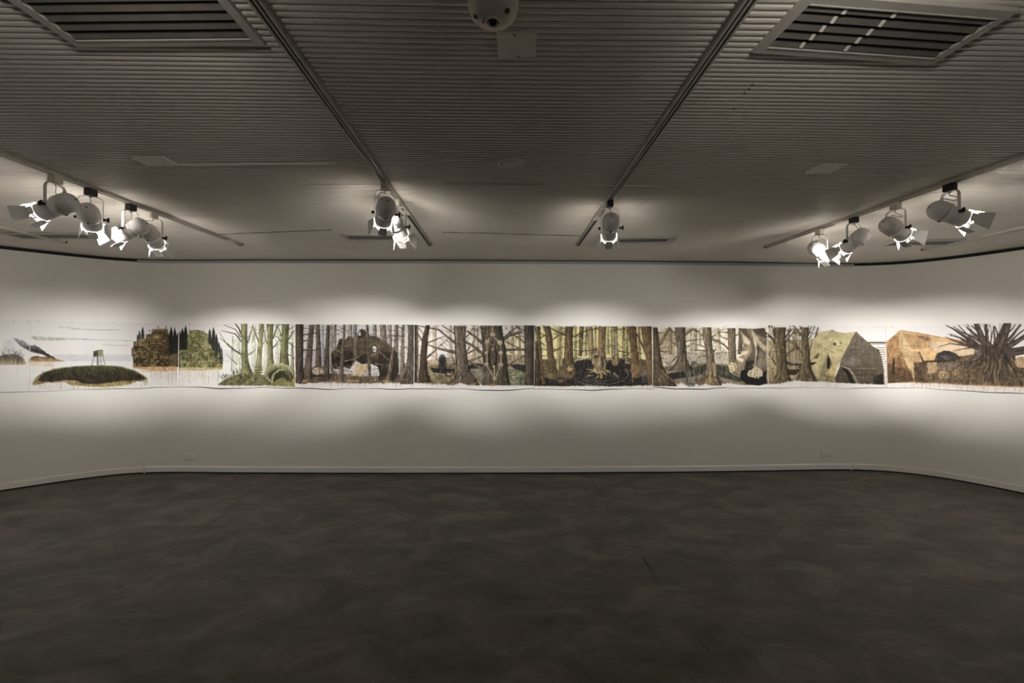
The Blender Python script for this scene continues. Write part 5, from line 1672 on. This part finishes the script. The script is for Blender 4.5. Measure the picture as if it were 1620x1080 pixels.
LIMBS = (([(1340, 430), (1372, 330), (1410, 250), (1440, 160)], 120, 70), ([(1290, 430), (1220, 350), (1170, 290), (1115, 160)], 60, 46), ([(1250, 420), (1228, 320), (1214, 170)], 34, 30), ([(1280, 420), (1190, 340), (1010, 190)], 46, 12),
         ([(1240, 440), (1120, 380), (980, 280), (860, 200), (790, 170)], 54, 7), ([(1180, 430), (1060, 370), (940, 300), (830, 270)], 40, 6), ([(1120, 410), (1000, 375), (880, 330), (780, 290)], 34, 5), ([(1090, 405), (980, 380), (830, 360), (700, 400)], 18, 4),
         ([(1080, 400), (960, 420), (860, 440)], 14, 4), ([(1300, 400), (1310, 300), (1296, 180)], 20, 14), ([(1335, 360), (1340, 260), (1310, 180)], 20, 12), ([(1260, 400), (1270, 320), (1290, 220)], 16, 9), ([(1400, 380), (1500, 270), (1580, 165)], 32, 20),
         ([(1420, 410), (1560, 330), (1680, 240)], 60, 26), ([(1430, 440), (1560, 420), (1720, 380)], 44, 20), ([(1440, 400), (1480, 340), (1560, 260), (1640, 200)], 24, 10), ([(1170, 300), (1140, 240), (1060, 170)], 22, 9), ([(1460, 240), (1500, 200), (1530, 160)], 16, 8),
         ([(1200, 380), (1080, 290), (960, 240), (870, 180)], 24, 7), ([(1120, 360), (1010, 260), (920, 165)], 20, 7), ([(1440, 470), (1560, 460), (1720, 430)], 50, 40))
for pts, w0, w1 in LIMBS:
    w0, w1 = w0 * 1.18, w1 * 1.25
    stroke(pts, w0, w1, TR, 1, 'v', .35)
    stroke([(x + w0 * .12, y) for x, y in pts], w0 * .25, w1 * .3, (128, 106, 88), .55)
for i in range(30):
    t = rng.uniform(-2.95, -.3)
    r = rng.uniform(120, 330)
    x, y = 1280 + math.cos(t) * r * 1.3, 430 + math.sin(t) * r * .8
    limb(x, y, t + rng.normal(0, .3), rng.uniform(60, 160), rng.uniform(5, 12), (90, 77, 70), 1, .85, .15)
poly([(1160, 420), (1260, 425), (1340, 400), (1430, 400), (1520, 440), (1540, 560), (1640, 640), (1720, 660), (1720, 740), (1560, 720), (1460, 760), (1330, 770), (1200, 770), (1180, 640), (1060, 620), (900, 600), (980, 540), (1080, 510)], (90, 76, 62), 1, 'v', .35, 3, .4)
ROOTS = (([(1250, 520), (1216, 600), (1200, 700), (1180, 770)], 44, 18), ([(1320, 520), (1340, 600), (1310, 700), (1330, 790)], 50, 22), ([(1370, 520), (1380, 620), (1330, 680), (1350, 780)], 40, 14), ([(1420, 520), (1470, 620), (1540, 720), (1600, 800)], 54, 20),
         ([(1470, 500), (1560, 610), (1720, 680)], 60, 30), ([(1180, 480), (1090, 530), (960, 560), (850, 640)], 50, 10), ([(1190, 530), (1080, 590), (1000, 660), (930, 720)], 30, 9), ([(1160, 560), (1060, 600), (940, 610)], 22, 7), ([(1220, 560), (1120, 680), (1080, 740)], 22, 9),
         ([(1290, 560), (1270, 660), (1220, 760)], 30, 12), ([(1400, 560), (1440, 700), (1520, 780)], 26, 10), ([(1110, 470), (1000, 530), (900, 560), (720, 560)], 28, 8), ([(1500, 560), (1600, 700), (1700, 760)], 30, 12))
for pts, w0, w1 in ROOTS:
    pts = [(x + rng.normal(0, 9), y + rng.normal(0, 6)) for x, y in pts]
    stroke(pts, w0 * .85, w1, (112, 92, 64), .85, 'v', .5)
    stroke([(x + w0 * .3, y + 4) for x, y in pts], w0 * .32, w1 * .4, (56, 46, 38), .8)
    stroke([(x - w0 * .2, y) for x, y in pts], w0 * .2, w1 * .3, (156, 132, 92), .5)
poly([(1180, 420), (1300, 400), (1440, 400), (1490, 470), (1470, 560), (1380, 520), (1280, 540), (1190, 560), (1120, 520)], (72, 60, 52), .75, 'w', .6, 8)
for i in range(90):
    x, y = rng.uniform(700, 1650), rng.uniform(610, 770)
    an = rng.normal(2.4 if x < 1200 else 1.0, .5)
    limb(x, y, an, rng.uniform(40, 90), rng.uniform(5, 10), [(150, 124, 84), (70, 58, 44), (112, 92, 64)][rng.integers(3)], 0, .8, .4)
ell(1590, 560, 70, 60, (182, 146, 96), .95, 's', .3, 4)
ell(1130, 462, 44, 50, (96, 82, 74), .8, 's', .5, 4)
poly([(1400, 470), (1460, 480), (1440, 600), (1400, 560)], (54, 45, 40), .6, 'v', .3, 6)
poly([(460, 770), (900, 780), (1300, 800), (1720, 818), (1720, 842), (1300, 824), (900, 806), (460, 790)], (150, 106, 64), .8, 's', .35, 4, .4)
poly([(150, 786), (460, 782), (700, 786), (1000, 806), (1300, 818), (1860, 838), (1860, 960), (150, 900)], (230, 222, 214), .95, 's', .03, 2, .3)
drips(300, 1000, 786, 850, 90, (206, 176, 146), 3, .8)
drips(900, 1800, 812, 890, 130, (200, 172, 144), 3, .8)
stroke([(140, 380), (146, 800)], 22, 22, (206, 196, 184), .7)

# a last layer of loose pen work over the woods
def scratches(ox, oy, f, x0, x1, y0, y1, n, nb, dark, lightc):
    crop(ox, oy, f)
    for _ in range(nb):
        limb(rng.uniform(x0, x1), rng.uniform(y0, y0 + (y1 - y0) * .55), rng.choice([0, math.pi]) + rng.normal(0, .35), rng.uniform(70, 260), rng.uniform(4, 9), dark, 1, .75, .14)
    for _ in range(n):
        x, y = rng.uniform(x0, x1), rng.uniform(y0, y1)
        ln = rng.uniform(14, 60)
        d = rng.random() < .6
        stroke([(x, y), (x + rng.normal(0, 5), y + ln)], 4, 2.5, dark if d else lightc, rng.uniform(.2, .5))


scratches(450, 490, 7.364, 140, 1500, 190, 800, 620, 34, (72, 62, 52), (198, 184, 164))
scratches(640, 490, 7.364, 20, 1500, 200, 830, 620, 24, (70, 59, 46), (196, 178, 150))
scratches(830, 490, 7.364, 130, 1470, 210, 840, 700, 26, (62, 52, 34), (206, 190, 130))
scratches(1020, 490, 7.364, 110, 1080, 220, 830, 480, 16, (74, 64, 50), (206, 192, 160))
scratches(1200, 490, 7.364, 110, 620, 220, 800, 260, 10, (70, 62, 44), (190, 174, 130))
scratches(200, 490, 5.786, 1030, 1540, 140, 560, 260, 3, (76, 78, 48), (190, 188, 132))
scratches(1380, 490, 6.75, 460, 1700, 480, 780, 420, 0, (60, 48, 38), (176, 148, 106))

# overall hand: a little paper grain, then paint values -> scene values
grey = art @ np.array([.3, .59, .11], np.float32)
art = grey[..., None] + (art - grey[..., None]) * .74          # muted inks
ink = np.clip((205 - grey) / 90, 0, 1)
art *= (1 + ink * (.16 * N_W + .12 * N_S))[..., None]
art += (ink * (art @ np.array([.3, .59, .11], np.float32) - 104) * .20 - ink * 5)[..., None]   # stronger darks and lights
art *= (1 + 0.015 * N_S[..., None])
np.clip(art, 4, 238, art)
lin = art / 255.0
lin = np.where(lin <= 0.04045, lin / 12.92, ((lin + 0.055) / 1.055) ** 2.4).astype(np.float32)
lin = np.clip(lin * PAINT_GAIN, 0, .82)


def paper_mat():
    m = bpy.data.materials.new('painted_paper')
    m.use_nodes = True
    nt = m.node_tree
    b = nt.nodes['Principled BSDF']
    at = nt.nodes.new('ShaderNodeVertexColor')
    at.layer_name = 'ink'
    nt.links.new(at.outputs['Color'], b.inputs['Base Color'])
    b.inputs['Roughness'].default_value = .8
    b.inputs['Specular IOR Level'].default_value = .25
    return m


M['paper'] = paper_mat()


def sheet(xa, xb, top, bot, label, seed, pins):
    """a paper sheet pinned on the wall from photo column xa to xb"""
    r = np.random.default_rng(seed)
    s0, s1 = s_of_px(xa) if xa > -150 else s_of_px(0) - 1.15, s_of_px(xb) if xb < 1655 else s_of_px(1620) + .26
    nx = max(60, int((s1 - s0) / .0046))
    ny = 176
    ss = np.linspace(s0, s1, nx)
    u = (ss - s0) / (s1 - s0)
    zt = np.array([wall_point(px, y).z for px, y in top])
    zb = np.array([wall_point(px, y).z for px, y in bot])
    st = np.array([s_of_px(px) for px, y in top])
    sb = np.array([s_of_px(px) for px, y in bot])
    ztop = np.interp(ss, st, zt) + .002 * np.sin(u * 9 + seed)
    zbot = np.interp(ss, sb, zb) + .004 * np.sin(u * 11 + seed * 2) + .003 * np.sin(u * 23 + seed)
    v = np.linspace(0, 1, ny)[:, None]
    Z = ztop[None] * (1 - v) + zbot[None] * v
    lift = .006 + (.007 + .007 * np.sin(u * 8 + seed * 1.7)[None]) * np.clip((v - .72) / .28, 0, 1) ** 2
    lift = lift + .0015 * np.sin(u * 14 + seed)[None] * v
    fx, fy = wall_at(ss, .006)
    flat = np.stack([np.broadcast_to(fx, Z.shape), np.broadcast_to(fy, Z.shape), Z], -1).reshape(-1, 3)
    X, Y = np.zeros_like(Z), np.zeros_like(Z)
    nxv, nyv = np.interp(ss, WS, WN[:, 0]), np.interp(ss, WS, WN[:, 1])
    bx, by = wall_at(ss, 0.0)
    X, Y = bx[None] + nxv[None] * lift, by[None] + nyv[None] * lift
    co = np.stack([X, Y, Z], -1).reshape(-1, 3)
    px = project(flat)
    # where the sheet runs out of the camera's view the strip is continued evenly
    ix = np.clip((px[:, 0] - AX0) * S, 0, AW - 1.01)
    iy = np.clip((px[:, 1] - AY0) * S, 0, AH - 1.01)
    x0, y0 = ix.astype(int), iy.astype(int)
    fx_, fy_ = (ix - x0)[:, None], (iy - y0)[:, None]
    colr = (lin[y0, x0] * (1 - fx_) + lin[y0, x0 + 1] * fx_) * (1 - fy_) + (lin[y0 + 1, x0] * (1 - fx_) + lin[y0 + 1, x0 + 1] * fx_) * fy_
    I = np.arange(nx * ny).reshape(ny, nx)
    quads = np.stack([I[:-1, :-1], I[1:, :-1], I[1:, 1:], I[:-1, 1:]], -1).reshape(-1, 4)
    # thin edge of the paper all the way round
    ring = np.concatenate([I[0, :], I[1:, -1], I[-1, -2::-1], I[-2:0:-1, 0]])
    nb = np.tile(np.stack([nxv, nyv], -1)[None], (ny, 1, 1)).reshape(-1, 2)
    back = co[ring].copy()
    back[:, :2] -= nb[ring] * .0012
    o0 = nx * ny
    k = len(ring)
    j = np.arange(k)
    skirt = np.stack([ring, ring[(j + 1) % k], o0 + (j + 1) % k, o0 + j], -1)
    allco = np.concatenate([co, back]).astype(np.float32)
    faces = np.concatenate([quads, skirt])
    cc = np.ones((len(allco), 4), np.float32)
    cc[:o0, :3] = colr
    cc[o0:, :3] = .6
    me = bpy.data.meshes.new('painting_sheet')
    me.vertices.add(len(allco))
    me.vertices.foreach_set('co', allco.ravel())
    me.loops.add(faces.size)
    me.loops.foreach_set('vertex_index', faces.ravel().astype(np.int32))
    me.polygons.add(len(faces))
    me.polygons.foreach_set('loop_start', np.arange(0, faces.size, 4, dtype=np.int32))
    me.polygons.foreach_set('use_smooth', np.arange(len(faces)) < len(quads))
    me.materials.append(M['paper'])
    at = me.color_attributes.new('ink', 'FLOAT_COLOR', 'POINT')
    at.data.foreach_set('color', cc.ravel())
    me.update(calc_edges=True)
    me.validate()
    o = bpy.data.objects.new('painting_sheet', me)
    COL.objects.link(o)
    tag(o, label, 'painting', 'painted paper sheets along the wall')
    for q in pins:
        i = int(np.clip(np.searchsorted(ss, s_of_px(q)), 2, nx - 3))
        p = Vector((X[0, i], Y[0, i], ztop[i] - .007))
        n = Vector((nxv[i], nyv[i], 0)).normalized()
        mb = MB()
        tf = Matrix.Translation(p) @ Vector((0, 0, 1)).rotation_difference(n).to_matrix().to_4x4()
        mb.lathe([(-.002, .0015), (.001, .0045), (.004, .005), (.006, .003)], 10, axis='Z', tf=tf)
        mb.build('pin', M['pin'], o)
    return o


sheet(-170, 46.5, [(-160, 505), (0, 506.5), (47, 507)], [(-160, 625), (0, 620), (47, 619)], 'painted sheet at the left edge with a bare-tree hill on a grey shore', 1, [20, 43])
sheet(47.5, 283, [(47, 507.3), (180, 510.5), (283, 511.3)], [(47, 619.3), (120, 616.8), (180, 614.5), (283, 612.5)], 'painted sheet with a watchtower on a dark green island, left curve of the wall', 2, [60, 113, 179, 230])
sheet(283.6, 467, [(283, 511.5), (467, 512.3)], [(283, 611.5), (330, 612.8), (380, 613.5), (467, 613.2)], 'painted sheet with an olive hill town and pale green trees', 3, [300, 372, 455])
sheet(467.6, 655, [(467, 512.3), (655, 513.5)], [(467, 613.0), (520, 614.3), (560, 615.4), (600, 614.4), (655, 614.2)], 'painted sheet with a huge hollow brown rock among dark trunks', 4, [480, 560, 640])
sheet(655.6, 845, [(655, 513.5), (845, 514)], [(655, 613.8), (720, 615), (790, 616.5), (845, 615)], 'painted sheet with a bead-ringed tree trunk in the middle', 5, [668, 750, 832])
sheet(845.6, 1032.5, [(845, 514), (1033, 514.3)], [(845, 615), (900, 616), (960, 615.3), (1033, 614.5)], 'painted sheet with a root figure in a dark rippling pool', 6, [858, 976, 1022])
sheet(1033.1, 1214, [(1033, 514.3), (1214, 514.5)], [(1033, 613), (1110, 614.5), (1160, 613.5), (1214, 612.5)], 'painted sheet with two giant arms reaching down between trees', 7, [1050, 1102, 1150, 1204])
sheet(1214.6, 1402, [(1214, 514.6), (1402, 515)], [(1214, 612.6), (1280, 613), (1330, 613.8), (1402, 612.8)], 'painted sheet with a pale rock house beside bare trees', 8, [1228, 1333, 1392])
sheet(1402.6, 1660, [(1402, 515.5), (1500, 513), (1620, 510.5), (1655, 510)], [(1402, 612.8), (1460, 614.5), (1520, 617), (1620, 623), (1655, 625)], 'painted sheet with an ochre house and a great spreading tree, right curve of the wall', 9, [1412, 1500, 1600])

# ------------------------------------------------------------------ world and view
w = bpy.data.worlds.new('dark_surround')
scene.world = w
w.use_nodes = True
w.node_tree.nodes['Background'].inputs['Color'].default_value = (0, 0, 0, 1)
vs_ = scene.view_settings
vs_.view_transform = 'Standard'
vs_.look = 'None'
vs_.gamma = 1.0
vs_.use_curve_mapping = False
vs_.exposure = 0.52
